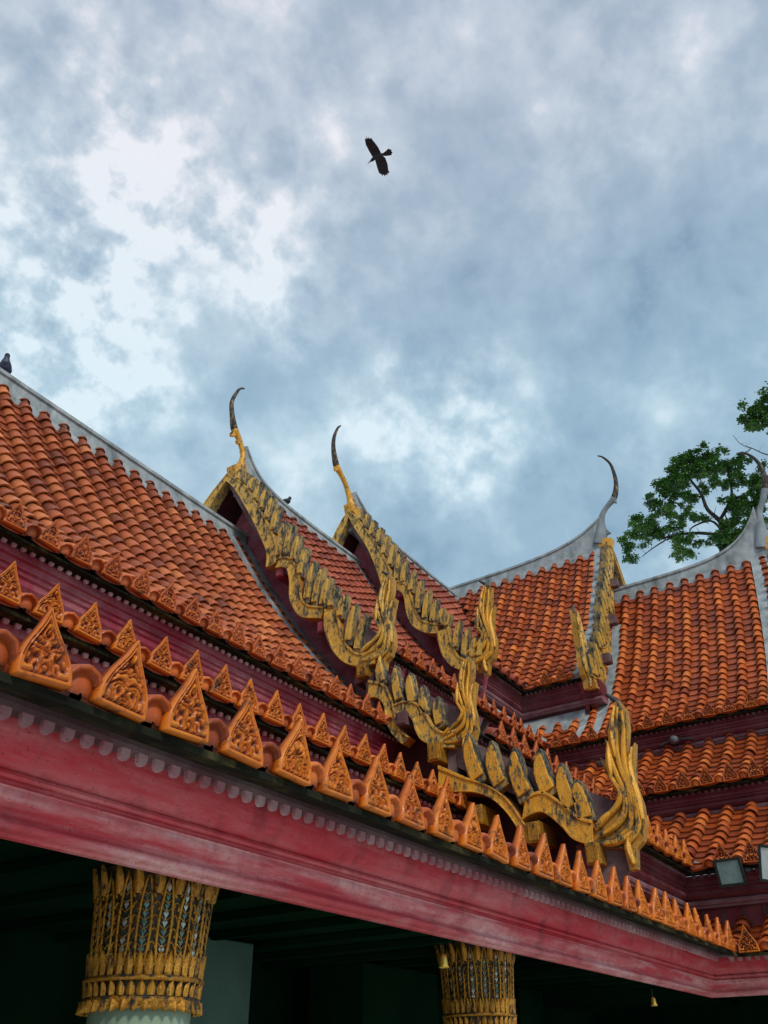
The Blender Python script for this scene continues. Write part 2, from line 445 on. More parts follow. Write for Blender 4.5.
def antefixes(T, he, ze, l0, l1, parent, meshes, dz=-.05, dh=-.2, ph=0.0):
    n0 = math.ceil((l0-ph)/SP); l = n0*SP+ph
    while l <= l1:
        me = random.choice(meshes)
        o = link('antefix', me, parent, W(T(l, he+dh, ze+dz)), 0, (R(-90) if T is TB else 0)+random.gauss(0, .035))
        o.rotation_euler.x = random.gauss(0, .05) if T is TA else 0; o.rotation_euler.y = random.gauss(0, .035)
        s = random.uniform(.96, 1.05); o.scale = (s, 1, s)
        l += SP
SPH = SP/2       # cover-tile rows sit half a pitch from the antefixes

# ------------------------------------------------------------------ gables
def pairs(lst):
    return [(lst[i], lst[i+1]) for i in range(0, len(lst), 2)]
def ribbon(mb, prs, l0, l1, n=5, mi_face=0, mi_side=1):
    a = catmull([Vector((p[0][0], p[0][1], 0)) for p in prs], n); b = catmull([Vector((p[1][0], p[1][1], 0)) for p in prs], n)
    rows = []
    for p, q in zip(a, b):
        rows.append([(l0, p.x, p.y), (l0, q.x, q.y), (l1, q.x, q.y), (l1, p.x, p.y)])
    ids = [[mb.pt(p) for p in r] for r in rows]
    for r, s in zip(ids, ids[1:]):
        for i in range(4):
            j = (i+1) % 4; mb.mi = mi_face if i == 0 else mi_side; mb.face((r[i], r[j], s[j], s[i]))
    mb.mi = mi_side; mb.face(ids[0]); mb.face(ids[-1][::-1])
    # raised inner and outer border lines
    for f0, f1 in ((0.0, .16), (.84, 1.0)):
        rr = []
        for p, q in zip(a, b):
            c = p+(q-p)*f0; d = p+(q-p)*f1
            rr.append([(l0+.01, c.x, c.y), (l0-.07, c.x, c.y), (l0-.07, d.x, d.y), (l0+.01, d.x, d.y)])
        mb.mi = mi_face; ids2 = mb.grid(rr, True); mb.face(ids2[0]); mb.face(ids2[-1][::-1])
def fin(mb, base, d, L, w, l0, l1, mi=0, curl=.25):
    """leaf-like fin in the gable plane: rounded slab with a raised middle"""
    L *= 1.22 if L < 2.6 else 1.1; w *= 1.12
    d = Vector(d).normalized(); p = Vector((-d.y, d.x))
    shape = [(0,-.5),(.3,-.5),(.6,-.44),(.85,-.22),(1.0,.15),(.98,.36),(.8,.46),(.4,.48),(0,.5)]
    pts = []
    for t, s in shape:
        q = Vector(base)+d*(t*L)+p*(s*w+curl*w*t*t); pts.append((q.x, q.y))
    mb.mi = 4; mb.prism(pts, lambda q: (l0, q[0], q[1]), lambda q: (l1, q[0], q[1]))
    c = Vector((sum(q[0] for q in pts)/len(pts), sum(q[1] for q in pts)/len(pts)))
    ins = [tuple(c+(Vector(q)-c)*.8) for q in pts]
    mb.mi = mi; mb.prism(ins, lambda q: (l0-.12, q[0], q[1]), lambda q: (l0+.03, q[0], q[1]))
GM = None
HH = [(-.72,1.08),(.0,1.5),(.67,1.68),(.83,2.09),(.53,2.59),(.28,3.2),(.16,3.75),(.52,3.35),(.60,3.8),(.55,4.5),(.88,4.05),(1.0,4.7),(1.1,5.4),(1.3,5.95),(1.58,6.05),(1.85,5.61),(1.8,4.73),(1.58,4.0),(1.6,3.65),(2.0,4.1),(1.78,3.2),(1.66,2.44),(1.84,1.62),(1.81,.84),(1.57,.23),(1.2,-.03),(1.06,-.75),(.73,-.79),(.6,.05),(-.22,.16),(-.8,.2)]
HS = [[(-.5,.6),(.4,.9),(1.0,1.4),(1.15,2.1),(.9,2.9),(.75,3.6),(.85,4.3)],
      [(.3,.4),(1.1,.8),(1.35,1.6),(1.35,2.4),(1.15,3.2),(1.1,4.0),(1.25,4.9),(1.5,5.7)],
      [(.9,.2),(1.45,.7),(1.6,1.5),(1.52,2.4),(1.38,3.1),(1.42,3.9),(1.6,4.7),(1.68,5.5)],
      [(.1,1.3),(.75,1.75),(.95,2.2),(.62,2.8),(.42,3.45)],
      [(1.0,-.6),(.85,.0),(1.0,.5)], [(-.6,.9),(.0,1.3),(.6,1.55)], [(1.75,1.0),(1.72,1.8),(1.6,2.6),(1.62,3.3),(1.85,3.9)], [(.6,2.9),(.62,3.5),(.72,4.3)], [(1.0,3.6),(.95,4.3),(1.08,5.1),(1.35,5.8)], [(-.5,.35),(.3,.3),(1.0,.5),(1.5,.9)]]
def naga(T, h0, z0, l, sc, parent, matn='gold', sx=1.0, lean=0.0):
    mb = MB(T); f = lambda q, dl: (l+dl, h0-(q[0]*sx+lean*q[1])*sc, z0+q[1]*sc)
    mb.mi = 2; mb.prism(HH, lambda q: f(q, -.03), lambda q: f(q, .36)); mb.mi = 0
    mb.smooth = True
    for st in HS:
        c = catmull([Vector((a, b, 0)) for a, b in st], 5); n = len(c)
        mb.tube([f((p.x, p.y), -.14) for p in c], [(.03+.155*math.sin(math.pi*(.12+.83*i/(n-1)))*(1-.45*i/(n-1)))*sc for i in range(n)], 6, True)
    mb.smooth = False
    # curl of the petal tips and the dark beak
    mb.mi = 1; tip = catmull([Vector(p) for p in ((1.55,5.6,0),(1.48,5.95,0),(1.2,6.25,0),(.9,6.5,0))], 4)
    mb.smooth = True
    mb.tube([f((p.x, p.y), .12) for p in tip], [(.21-.15*i/(len(tip)-1))*sc for i in range(len(tip))], 8)
    mb.smooth = False
    return mb.build('naga_finial', [M[matn], M['dark_tip'], M['naga_ground']], parent, bevel=.03)
def chofa(T, pts, rad, nd, parent, nsplit, base='grey_gold', chest=None):
    mb = MB(T)
    c = catmull([Vector((a, 36, b)) for a, b in pts], 5); r = catmull([Vector((x, 0, 0)) for x in rad], 5)
    k = nsplit*5; mb.smooth = True
    for x in r: x.x *= .82 if x.x < .45 else .85
    mb.mi = 0; mb.tube([tuple(p) for p in c[:k+1]], [x.x for x in r[:k+1]], 10, True, 1, (0, 1, 0))
    mb.mi = 1; mb.tube([tuple(p) for p in c[k:]], [x.x for x in r[k:]], 10, True, 1, (0, 1, 0))
    mb.smooth = False
    mb.mi = 0
    for (a, b), (da, db), L, w in nd:      # beak, crest and chest scales
        d = Vector((da, db)).normalized(); p = Vector((-d.y, d.x)); q = Vector((a, b))
        poly = [q-p*w*.5, q-p*w*.5+d*L*.5, q+d*L+p*w*.1, q+p*w*.5+d*L*.35, q+p*w*.5]
        mb.prism([tuple(x) for x in poly], lambda s: (s[0], 36-.14, s[1]), lambda s: (s[0], 36+.14, s[1]))
    if chest:
        a, b = chest; mb.mi = 2
        sh = [(-.75,.35),(-.5,-.4),(.45,-.55),(.7,.15),(.35,.6),(-.2,.55)]
        mb.prism(sh, lambda q: (a+q[0], 36-.42, b+q[1]), lambda q: (a+q[0], 36+.42, b+q[1]))
    return mb.build('roof_finial', [M[base], M['dark_gold'], M['gold']], parent, bevel=.02)

# board outlines measured in the gable plane, (h, z) pairs inner/outer
G1 = [ [(36,35.9),(36,36.6),(35.35,35.2),(34.6,35.35),(34.68,34.21),(33.7,34.3),(33.82,32.78),(32.9,32.85),(32.99,31.31),(32.07,31.5),(32.11,29.59),(31.25,30.0),(31.54,28.31),(30.76,28.75),(31.5,27.2),(30.7,27.3)],
       [(30.7,26.9),(30.52,27.64),(29.83,26.61),(29.6,27.33),(29.48,25.57),(28.78,26.18),(29.4,24.43),(28.6,25.1),(29.0,23.5),(28.45,24.23),(28.32,22.74),(27.92,23.48),(27.0,22.3),(26.8,23.03)],
       [(26.68,22.8),(25.75,22.67),(26.64,21.57),(25.47,21.35),(26.18,20.28),(25.1,20.3),(25.3,19.15),(24.5,19.55),(24.23,18.58),(23.9,19.3),(23.2,18.5),(23.0,19.4)] ]
G2 = [ [(36,41.2),(36,41.9),(35.9,41.0),(35.2,41.0),(35.4,39.9),(34.5,39.88),(33.9,37.08),(32.98,37.27),(32.9,34.3),(31.75,34.66),(32.5,32.77),(31.4,33.2)],
       [(31.3,32.5),(31.0,33.13),(30.54,31.69),(30.16,32.51),(30.3,30.07),(29.55,30.6),(29.75,28.76),(29.1,29.25),(28.67,27.9),(28.18,28.63),(27.77,27.6),(27.51,28.34)],
       [(27.66,27.73),(26.65,27.87),(27.42,25.98),(26.4,26.36),(26.63,24.7),(25.95,25.3),(25.6,24.1),(25.2,24.9),(24.6,23.9),(24.4,24.8)] ]
def gable_big(T, G, l, P, parent, env, fins, wl, zbot, wm='maroon'):
    mb = MB(T)
    for seg in G:
        ribbon(mb, pairs(seg), l, l+.75)
    out = [q for seg in G for q in [p[1] for p in pairs(seg)]]
    def lerp(L_, h):
        L_ = sorted(L_); best = None
        for (a0, b0), (a1, b1) in zip(L_, L_[1:]):
            if a0 <= h <= a1: return b0+(b1-b0)*(h-a0)/max(a1-a0, 1e-6)
        return L_[0][1] if h < L_[0][0] else L_[-1][1]
    h = 34.9
    while h > 23.9:
        z0 = lerp(out, h); z1 = lerp(env, h)+.1
        L_ = min(2.9, max(.95, z1-z0))
        fin(mb, (h+random.uniform(-.03, .03), z0-.12), (-.1+random.gauss(0, .03), 1.0), L_/1.22 if L_ < 2.6*1.22 else L_/1.1, .42, l-.06, l+.5, 0, .35)
        if False: fin(mb, (72-h, z0-.12), (.1, 1.0), L_/1.22, .42, l-.06, l+.5, 0, -.35)
        h -= .62
    # far half of the gable, same outline mirrored about the ridge
    for seg in G[:2]:
        ribbon(mb, pairs([(72-a, b) for a, b in seg]), l, l+.75, 4, 0, 4)
    ob = mb.build('gable_board', [M['gold_pale'], M['orange'], M['dark_tip'], M['gold'], M['grey_gold']], parent, bevel=.025)
    # backing boards and end wall under the roof
    mb = MB(T)
    H = [P.he+(P.hr-P.he)*k/20 for k in range(21)]
    rows = [[(l+.3, *P.off(h, -.5)), (l+.3, *P.off(h, .42)), (l+.9, *P.off(h, .42)), (l+.9, *P.off(h, -.5))] for h in H]
    mb.grid(rows, True)
    mb.build('verge_board', M['weather'], ob)
    mb = MB(T)
    poly = [P.off(h, -.45) for h in H]; poly = poly+[(72-a, b) for a, b in reversed(poly)]+[(72-P.he, zbot), (P.he+1.4, zbot)]
    mb.prism(poly, lambda q: (wl, q[0], q[1]), lambda q: (wl+.3, q[0], q[1]))
    mb.build('gable_wall', M[wm], ob)
    return ob

# ================================================================== the two wings
PA1 = Prof(22.4, 14.9, 35.75, 31.25, .42)
PA2 = Prof(22.7, 19.5, 35.75, 36.3, .42)
PB2 = Prof(22.7, 19.5, 35.75, 36.35, .42)
PA3 = Prof(24.5, 25.05, 35.75, 40.9, .38)
PB1 = Prof(24.5, 25.05, 35.75, 41.8, .42)
PBE = Prof(17.4, 13.8, 23.85, 18.1, .14)
PGA = Prof(11.2, 8.3, 18.7, 12.7, .1)
PE1 = Prof(18.5, 10.25, 23.7, 13.2, .1)
PE0a = Prof(9.75, 4.5, 20.0, 8.9, .1)
PE0b = Prof(9.75, 4.5, 12.85, 5.9, .05)

wingA = empty('temple_wing', (20, 30, -5.33), 'long left temple wing with stepped orange tile roofs, two gilded gables and faded red beam', 'temple')
wingB = empty('temple_wing', (60, 12, -5.33), 'far right temple wing with orange tile roofs rising to a gable beside the leafy tree', 'temple')

def tier(T, wing, P, l0, l1, mat, af, afl, ph=0.0, name='tiled_roof', **kw):
    phase = ph+SPH
    lim = (lambda l, h: l < h+K-.25) if T is TA else (lambda l, h: l < h-.25)
    k2 = kw.pop('keep', None)
    kp = (lambda l, h: lim(l, h) and k2(l, h)) if k2 else lim
    ro = roof(name, T, P, l0, l1, phase, wing, mat, keep=kp, **kw)
    if afl: antefixes(T, P.he, P.ze, afl[0], min(afl[1], (P.he+K if T is TA else P.he)-.5), ro, af, ph=ph)
    return ro

# --- wing A
r = tier(TA, wingA, PA1, -4, 36.8, M['tile_old'], AFR, (4, 35), ph=.33, far=True)
tag(r, 'lowest aged tile slope with dark stains under its ridge')
ridge(TA, PA1, 32.5, -4.5, 36.9, 0, r)
strip(TA, PA1, 35.3, 37.0, -.1, .34, r, 'mortar_strip', M['plaster'])
cornice(TA, 22.4, 14.9, -4, r, l1=36.8, dz=2.0, capm='maroon')
mb = MB(TA); mb.box((-4, 23.75, 8.9), (36.9, 24.2, 13.6)); mb.build('wall', M['maroon'], wingA)

r = tier(TA, wingA, PE1, -4, 36.0, M['tile'], AF, (4, 35.2), ph=-.25)
cornice(TA, 18.5, 10.25, -4, r, l1=36.0, dz=1.9, capm='maroon')
mb = MB(TA); mb.box((-4, 19.9, 6.5), (36.6, 20.3, 9.2)); mb.build('wall', M['maroon'], wingA)

r2 = tier(TA, wingA, PA2, 35.4, 70, M['tile_red'], AFR, (36, 60), ph=.87, far=34.7, keep=lambda l, h: l < 51.2 or h < 25.9)
# hide the sheet above the A3 wall by closing it with that wall
ridge(TA, PA2, 37.35, 36.0, 51.0, 2.6, r2, 1.6)
cornice(TA, 22.7, 19.5, 35.2, r2)
mb = MB(TA); mb.box((35.8, 24.0, 16.5), (57.03, 24.4, 18.4)); mb.build('wall', M['maroon'], wingA)
strip(TA, PA2, 49.9, 51.6, -.1, .32, r2, 'mortar_strip', M['plaster_dark'])

r3 = tier(TA, wingA, PA3, 50.2, 68.5, M['tile_red'], AFR, None, far=49.8)
ridge(TA, PA3, 41.85, 50.3, 69.0, 2.3, r3, 2.6)
cornice(TA, 24.5, 25.05, 50.3, r3, dz=1.9)
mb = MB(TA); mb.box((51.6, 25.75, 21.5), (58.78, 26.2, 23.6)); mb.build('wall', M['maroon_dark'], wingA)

rb = tier(TA, wingA, PBE, 35.5, 60, M['tile_red'], AFR, (36.0, 50), ph=.9)
cornice(TA, 17.4, 13.8, 35.3, rb)
mb = MB(TA); mb.box((35.2, 18.7, 10.5), (51.73, 19.1, 12.5)); mb.build('wall', M['maroon'], wingA)
rg = tier(TA, wingA, PGA, 35.2, 54, M['tile_red'], AF, (37, 44))
cornice(TA, 11.2, 8.3, 35.0, rg, dz=1.6)
mb = MB(TA); mb.box((35.6, 12.85, 5.4), (45.88, 13.2, 7.0)); mb.build('frieze_wall', M['maroon'], wingA)

# --- bottom skirt roof and entablature, both wings
def entab(T, l0, parent):
    mb = MB(T)
    mb.mi = 1
    sweep(mb, [(10.0, 4.46), (9.62, 4.42), (9.62, 4.3), (10.72, 4.62), (10.95, 4.9), (10.0, 4.46)], l0, T)
    mb.mi = 3
    sweep(mb, [(10.62, 4.7), (10.6, 4.5), (10.62, 4.44), (11.05, 4.46), (11.05, 4.75)], l0, T)
    mb.mi = 2; pendants(mb, 10.66, 4.45, l0+.2, T, .37, .095, .19)
    mb.mi = 0
    c = catmull([Vector(p) for p in ((10.98,4.7,0),(11.0,4.3,0),(11.08,4.03,0),(11.22,3.86,0),(11.3,3.8,0))], 4)
    pr = [(p.x, p.y) for p in c]
    pr += [(11.22,3.79),(11.2,3.74),(11.24,3.7),(11.32,3.69),(11.32,3.64),(11.27,3.63),(11.25,3.6)]
    c = catmull([Vector(p) for p in ((11.27,3.58,0),(11.27,3.48,0),(11.33,3.38,0),(11.42,3.3,0),(11.4,3.22,0),(11.33,3.14,0),(11.36,3.06,0),(11.48,3.02,0))], 4)
    sweep(mb, pr+[(12.9, 3.6), (12.9, 4.7)], l0, T)
    mb.mi = 4; pr = [pr[-1]]+[(p.x, p.y) for p in c]
    pr += [(11.52, 2.98), (11.62, 2.97), (11.64, 3.3), (12.9, 3.35), (12.9, 3.58)]
    sweep(mb, pr, l0, T)
    ob = mb.build('beam', [M['beam'], M['moss'], M['pale'], M['weather'], M['beam_pale']], parent)
    for p in ob.data.polygons: pass
    return ob
bA = entab(TA, -4, wingA); bB = entab(TB, 0, wingB)
tag(bA, 'faded pinkish red beam with a row of small pendants')
r0 = tier(TA, wingA, PE0a, -4, 36.0, M['tile'], AF, (3.9, 35.9), ph=-.4)
tag(r0, 'bottom skirt roof edged with large relief antefixes')
r0b = tier(TA, wingA, PE0b, 36.0, 50, M['tile'], AF, (36.0, 43), ph=-.3)
def mid_wall(T, l0, l1, parent):
    mb = MB(T); mb.box((l0, 12.4, -5.33), (l1, 12.5, -5.3)); return mb

# --- wing B
rB2 = tier(TB, wingB, PB2, 5.9, 40, M['tile'], AFR, (7.4, 24), ph=.37, far=5.1, keep=lambda l, h: l < 20.3 or h < 25.9)
ridge(TB, PB2, 37.5, 5.9, 20.2, 4.0, rB2, 1.9)
strip(TB, PB2, 5.6, 7.35, -.1, .28, rB2)
strip(TB, PB2, 18.6, 20.6, -.1, .22, rB2, 'mortar_strip', M['plaster'], 22.9, 33.6)
cornice(TB, 22.7, 19.5, 5.3, rB2)
mb = MB(TB); mb.box((5.3, 24.0, 16.5), (24.0, 24.4, 18.4)); mb.build('wall', M['maroon'], wingB)
rB1 = tier(TB, wingB, PB1, 19.6, 37.5, M['tile'], AFR, (21, 23.9), far=19.0)
# wing B's highest ridge runs on past the crossing
ridge(TB, PB1, 43.0, 19.5, 37.6, 2.6, rB1, 3.2)
strip(TB, PB1, 19.5, 20.9, -.1, .3, rB1)
cornice(TB, 24.5, 25.05, 18.8, rB1, dz=1.9)
mb = MB(TB); mb.box((20.0, 25.75, 21.5), (25.75, 26.2, 23.6)); mb.build('wall', M['maroon_dark'], wingB)
rBb = tier(TB, wingB, PBE, 4.4, 25, M['tile'], AFR, (7, 18), ph=.27)
cornice(TB, 17.4, 13.8, 4.4, rBb)
mb = MB(TB); mb.box((4.4, 18.7, 10.5), (18.7, 19.1, 12.5)); mb.build('wall', M['maroon'], wingB)
rBg = tier(TB, wingB, PGA, 3.0, 20, M['tile'], AFR, (6.5, 11), ph=.35)
cornice(TB, 11.2, 8.3, 3.0, rBg, dz=1.6)
mb = MB(TB); mb.box((0, 12.85, 5.4), (12.85, 13.2, 7.0)); mb.build('frieze_wall', M['maroon'], wingB)
rB0 = tier(TB, wingB, PE0b, 0, 20, M['tile'], AF, (5.0, 9.5), ph=1.09)
# frieze ribs
for T, wg, a, b in ((TA, wingA, 36.2, 45.2), (TB, wingB, 1, 12.4)):
    mb = MB(T); l = a
    while l < b:
        mb.box((l, 12.72, 5.6), (l+.14, 12.86, 6.8)); l += .95
    mb.build('frieze_rib', M['weather'], wg)

# valley mortar at the inner corners
def valley(P, hm, parent, w=.55, mat='plaster'):
    mb = MB(); rows = []
    for k in range(17):
        h = P.he+(hm-P.he)*k/16; z = P.z(h)+.16
        rows.append([(h+K-w, h+w*.2-w*.2+0, z+.02), (h+K, h, z+.1), (h+K, h-w, z+.02), (h+K-w*.1, h-w*.1, z-.3)])
    rows = [[(r[1][0]-w, r[1][1], r[1][2]), (r[1][0], r[1][1], r[1][2]+.02), (r[1][0], r[1][1]-w, r[1][2])] for r in rows]
    mb.grid(rows); return mb.build('valley_mortar', M[mat], parent)
valley(PA2, 25.9, r2, .8); valley(PBE, 23.8, rb, .4, 'plaster_dark'); valley(PGA, 18.6, rg, .4, 'plaster_dark'); valley(PA3, 35.2, r3, .3, 'plaster_dark')
# horizontal mortar where the second tier meets the top-tier wall
for T, wg, a, b in ((TA, r2, 51.6, 58.8), (TB, rB2, 20.4, 25.8)):
    mb = MB(T); e = b
    pr = [(25.8, PA2.z(25.8)+.8), (25.5, PA2.z(25.5)+.7), (25.1, PA2.z(25.1)+.45), (25.0, PA2.z(25.0)), (25.8, PA2.z(25.8)-.2)]
    sweep(mb, pr, a, T); mb.build('mortar_strip', M['plaster'], wg)

# --- gables of wing A
env1 = [(35.2,36.4),(33.39,35.0),(31.92,33.0),(30.52,30.85),(29.64,29.43),(28.79,27.88),(28.18,26.82),(27.22,25.5),(26.48,24.45),(25.25,22.98),(24.26,21.64),(23.62,20.87)]
gA = gable_big(TA, G1, 34.6, PA2, wingA, env1, None, 37.1, 14.0)
naga(TA, 23.6, 18.6, 34.75, .86, wingA, 'gold_pale')
env2 = [(35.4,41.9),(34.6,41.3),(33.37,39.4),(32.07,37.33),(30.83,35.26),(29.65,33.29),(28.53,31.3),(27.45,29.62),(26.39,28.44),(24.99,26.57)]
gB_ = gable_big(TA, G2, 49.7, PA3, wingA, env2, None, 51.8, 21.0)
naga(TA, 24.9, 24.2, 49.8, 1.04, wingA, 'gold')
chofa(TA, [(36.2,36.7),(35.9,37.6),(36.0,38.6),(35.95,39.4),(35.4,40.3),(34.8,40.9),(34.4,42),(34.2,43.2),(34.6,44.5),(34.95,45.15),(35.35,45.45)],
      [.62,.6,.36,.26,.27,.34,.24,.2,.15,.11,.08], [((34.8,40.5),(-.7,-1),.55,.4),((36,37.9),(-1,-.25),.75,.6),((35.2,39.9),(.7,.7),.5,.3)], wingA, 5, 'gold', (35.6,37.1))
chofa(TA, [(50.7,41.4),(50.2,42.3),(49.9,43.1),(49.3,44.2),(48.5,45.0),(47.7,45.6),(47.2,47.2),(47.25,48.6),(47.75,50.0),(48.2,50.6)],
      [.66,.62,.38,.28,.28,.36,.25,.2,.14,.08], [((47.8,45.4),(-.7,-1),.6,.42),((50.2,42.4),(-1,-.25),.8,.6),((48.8,44.6),(.7,.7),.5,.3)], wingA, 5, 'gold', (50.2,42.1))
# lower gable boards of wing A
B1 = [(23.6,16.6),(23.5,17.6),(23.0,16.5),(22.6,17.2),(22.55,16.0),(22.1,16.3),(22.45,15.2),(21.85,15.4),(22.15,14.5),(21.65,14.6),(21.5,13.75),(21.1,14.05)]
B2 = [(22.0,15.35),(21.9,15.9),(21.4,15.35),(21.2,15.95),(20.9,14.9),(20.45,15.6),(20.7,14.3),(19.95,14.9),(20.35,13.7),(19.6,14.3),(19.5,13.25),(19.1,13.9),(18.6,13.0),(18.4,13.9)]
mb = MB(TA)
for s_ in (B1, B2): ribbon(mb, pairs(s_), 34.5, 35.2)
for (h, z, L, w) in [(21.6,15.9,1.8,.5),(20.8,15.6,1.5,.5),(20.1,14.9,1.4,.5),(19.3,14.2,1.3,.5),(22.7,17.2,1.2,.5)]: fin(mb, (h, z), (.25, 1), L, w, 34.55, 35.0)
gb = mb.build('gable_board', [M['gold_pale'], M['orange'], M['dark_tip'], M['gold'], M['grey_gold']], wingA, bevel=.025)
naga(TA, 18.7, 13.1, 34.6, .72, wingA, 'gold')
mb = MB(TA)
H = [17.4+6.4*k/10 for k in range(11)]
mb.grid([[(34.9, *PBE.off(h, -.5)), (34.9, *PBE.off(h, .55)), (35.5, *PBE.off(h, .55)), (35.5, *PBE.off(h, -.5))] for h in H], True)
mb.build('verge_board', M['weather'], gb)
mb = MB(TA); mb.prism([(18.9, 9.2)]+[PBE.off(h, -.4) for h in H if h > 18.8]+[(24.2, 17.6), (24.2, 9.2)], lambda q: (36.2, q[0], q[1]), lambda q: (36.5, q[0], q[1]))
mb.build('gable_wall', M['maroon_dark'], gb)

C1 = [(19.5,11.0),(19.4,12.3),(18.75,10.91),(18.0,11.5),(17.61,10.72),(17.4,11.2),(16.79,10.32),(16.7,10.8),(16.18,9.72),(15.98,10.15),(15.76,9.08),(15.45,9.3),(15.3,8.2),(14.95,8.45)]
C2 = [(15.45,9.15),(15.2,10.0),(15.0,9.35),(14.75,10.25),(14.38,9.35),(14.2,10.2),(13.69,8.72),(13.45,9.6),(13.2,8.1),(12.85,9.0),(12.4,7.75),(12.3,8.75)]
mb = MB(TA)
for s_ in (C1, C2): ribbon(mb, pairs(s_), 34.3, 35.3)
for (h, z, L, w) in [(17.3,11.1,2.0,.72),(16.25,10.7,1.8,.72),(15.1,10.05,1.9,.74),(14.0,10.0,1.7,.72),(13.05,9.2,1.7,.7)]: fin(mb, (h, z), (.45, 1), L, w, 34.35, 34.9, 3, .5)
fin(mb, (12.55, 8.7), (.1, 1), 1.5, .7, 34.35, 34.9, 3, -.3)
gc = mb.build('gable_board', [M['gold'], M['orange'], M['dark_tip'], M['gold'], M['grey_gold']], wingA, bevel=.03)
naga(TA, 11.75, 7.5, 34.5, 1.0, wingA, 'gold', .85)
mb = MB(TA)
H = [11.2+7.9*k/10 for k in range(11)]
mb.grid([[(34.8, *PGA.off(h, -.4)), (34.8, *PGA.off(h, .95)), (35.5, *PGA.off(h, .95)), (35.5, *PGA.off(h, -.4))] for h in H], True)
mb.build('verge_board', M['weather'], gc)
mb = MB(TA); mb.prism([(12.4, 5.2)]+[PGA.off(h, -.3) for h in H if h > 12.3]+[(20.2, 12.6), (20.2, 7.5), (19, 5.2)], lambda q: (36.6, q[0], q[1]), lambda q: (36.9, q[0], q[1]))
mb.build('gable_wall', M['maroon_dark'], gc)
# purlin ends, gilded plates and short posts under the boards
def block(T, l, h, z, w, d, mat, parent, name, dl=.8):
    mb = MB(T); mb.box((l, h-w/2, z-d/2), (l+dl, h+w/2, z+d/2))
    m2 = .12*w
    mb.box((l-.05, h-w/2+m2, z-d/2+m2), (l+.02, h+w/2-m2, z+d/2-m2))
    return mb.build(name, mat, parent, bevel=.02)
for h, z in ((17.5, 10.0), (14.85, 8.9), (12.4, 7.75)): block(TA, 34.1, h, z-.3, .62, .85, M['capgold'], gc, 'gilded_plate', 1.6)
block(TA, 34.1, 19.5, 12.9, .7, .9, M['capgold'], gc, 'gilded_plate', 1.2)
block(TA, 34.4, 23.9, 18.25, .7, .75, M['capgold'], gA, 'gilded_plate', 1.2)
for h, z in ((30.5, 26.9), (27.0, 22.1)): block(TA, 34.75, h, z-.25, .6, .7, M['maroon'], gA, 'purlin_end', 2.3)
for h, z in ((30.9, 32.3), (27.5, 27.5)): block(TA, 49.8, h, z-.25, .6, .7, M['maroon'], gB_, 'purlin_end', 2.0)
block(TA, 34.3, 21.4, 15.0, .6, .7, M['weather'], gb, 'purlin_end', 1.8)
for h, z0, z1, g in ((23.6, 14.6, 18.0, gA), (18.9, 9.9, 12.8, gb)):
    mb = MB(TA); mb.box((34.75, h-.25, z0), (35.3, h+.25, z1)); mb.build('strut', M['weather'], g, bevel=.03)
mb = MB(TA); mb.prism([(11.15,8.0),(10.85,7.2),(12.0,6.0),(12.6,5.5),(12.8,6.4),(12.4,7.6)], lambda q: (34.75, q[0], q[1]), lambda q: (35.0, q[0], q[1]))
mb.build('end_board', M['weather'], gc, bevel=.02)

# --- gables of wing B (G2 outline on the upper roof, G1 on the lower)
gB1 = gable_big(TB, G2, 18.9, PB1, wingB, env2, None, 20.0, 22.6)
naga(TB, 24.9, 24.5, 19.3, .95, wingB, 'gold_pale', .85)
for h, z in ((30.9, 32.3), (27.5, 27.5), (33.4, 37.0)): block(TB, 18.3, h, z-.3, .7, .8, M['weather'], gB1, 'purlin_end', 2.0)
gB2 = gable_big(TB, G1, 5.0, PB2, wingB, env1, None, 7.0, 14.0)
naga(TB, 23.6, 18.6, 5.1, .86, wingB, 'gold_pale')
chofa(TB, [(20.1,42.6),(19.7,43.8),(19.5,45.0),(19.2,45.9),(18.6,46.6),(17.8,47.3),(17.35,48.6),(17.3,50.0),(17.5,51.4),(18.1,52.5),(18.6,52.9)],
      [.75,.7,.45,.34,.32,.38,.28,.22,.17,.12,.08], [((18.0,47.2),(-.7,-1),.7,.45),((19.5,43.8),(-1,-.25),.8,.6)], wingB, 5, 'plaster_dark', (19.4,42.4))
chofa(TB, [(6.3,37.3),(6.0,38.6),(5.8,39.8),(5.6,40.9),(5.0,42.0),(4.6,43.0),(4.3,44.3),(4.35,45.5),(4.7,46.6),(5.3,47.4),(5.8,47.6)],
      [.75,.7,.45,.34,.32,.38,.28,.22,.17,.12,.08], [((4.7,42.8),(-.7,-1),.7,.45),((5.8,39.4),(-1,-.25),.8,.6)], wingB, 5, 'plaster_dark', (5.5,37.6))

# --- interior behind the beam
for T, wg, a, b in ((TA, wingA, -4, 60), (TB, wingB, 0, 27)):
    mb = MB(T)
    mb.poly([(a, 12.4, 3.32), (b if T is TA else 20.4, 12.4, 3.32), (b, 21, 3.32), (a, 21, 3.32)])
    mb.poly([(a, 20.9, -5.33), (b if T is TB else 53.9, 20.9, -5.33), (b if T is TB else 53.9, 20.9, 3.6), (a, 20.9, 3.6)])
    if T is TA: mb.poly([(a, 12, -5.33), (a, 21, -5.33), (a, 21, 4), (a, 12, 4)])
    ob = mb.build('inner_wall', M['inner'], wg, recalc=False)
    mb = MB(T); l = a+1.0
    while l < b-1:
        e_ = min(20.8, 60)
        if T is TA or l < 12: mb.box((l, 12.5, 3.12), (l+.22, e_, 3.3))
        l += 2.1
    mb.build('rafter', M['inner'], wg)

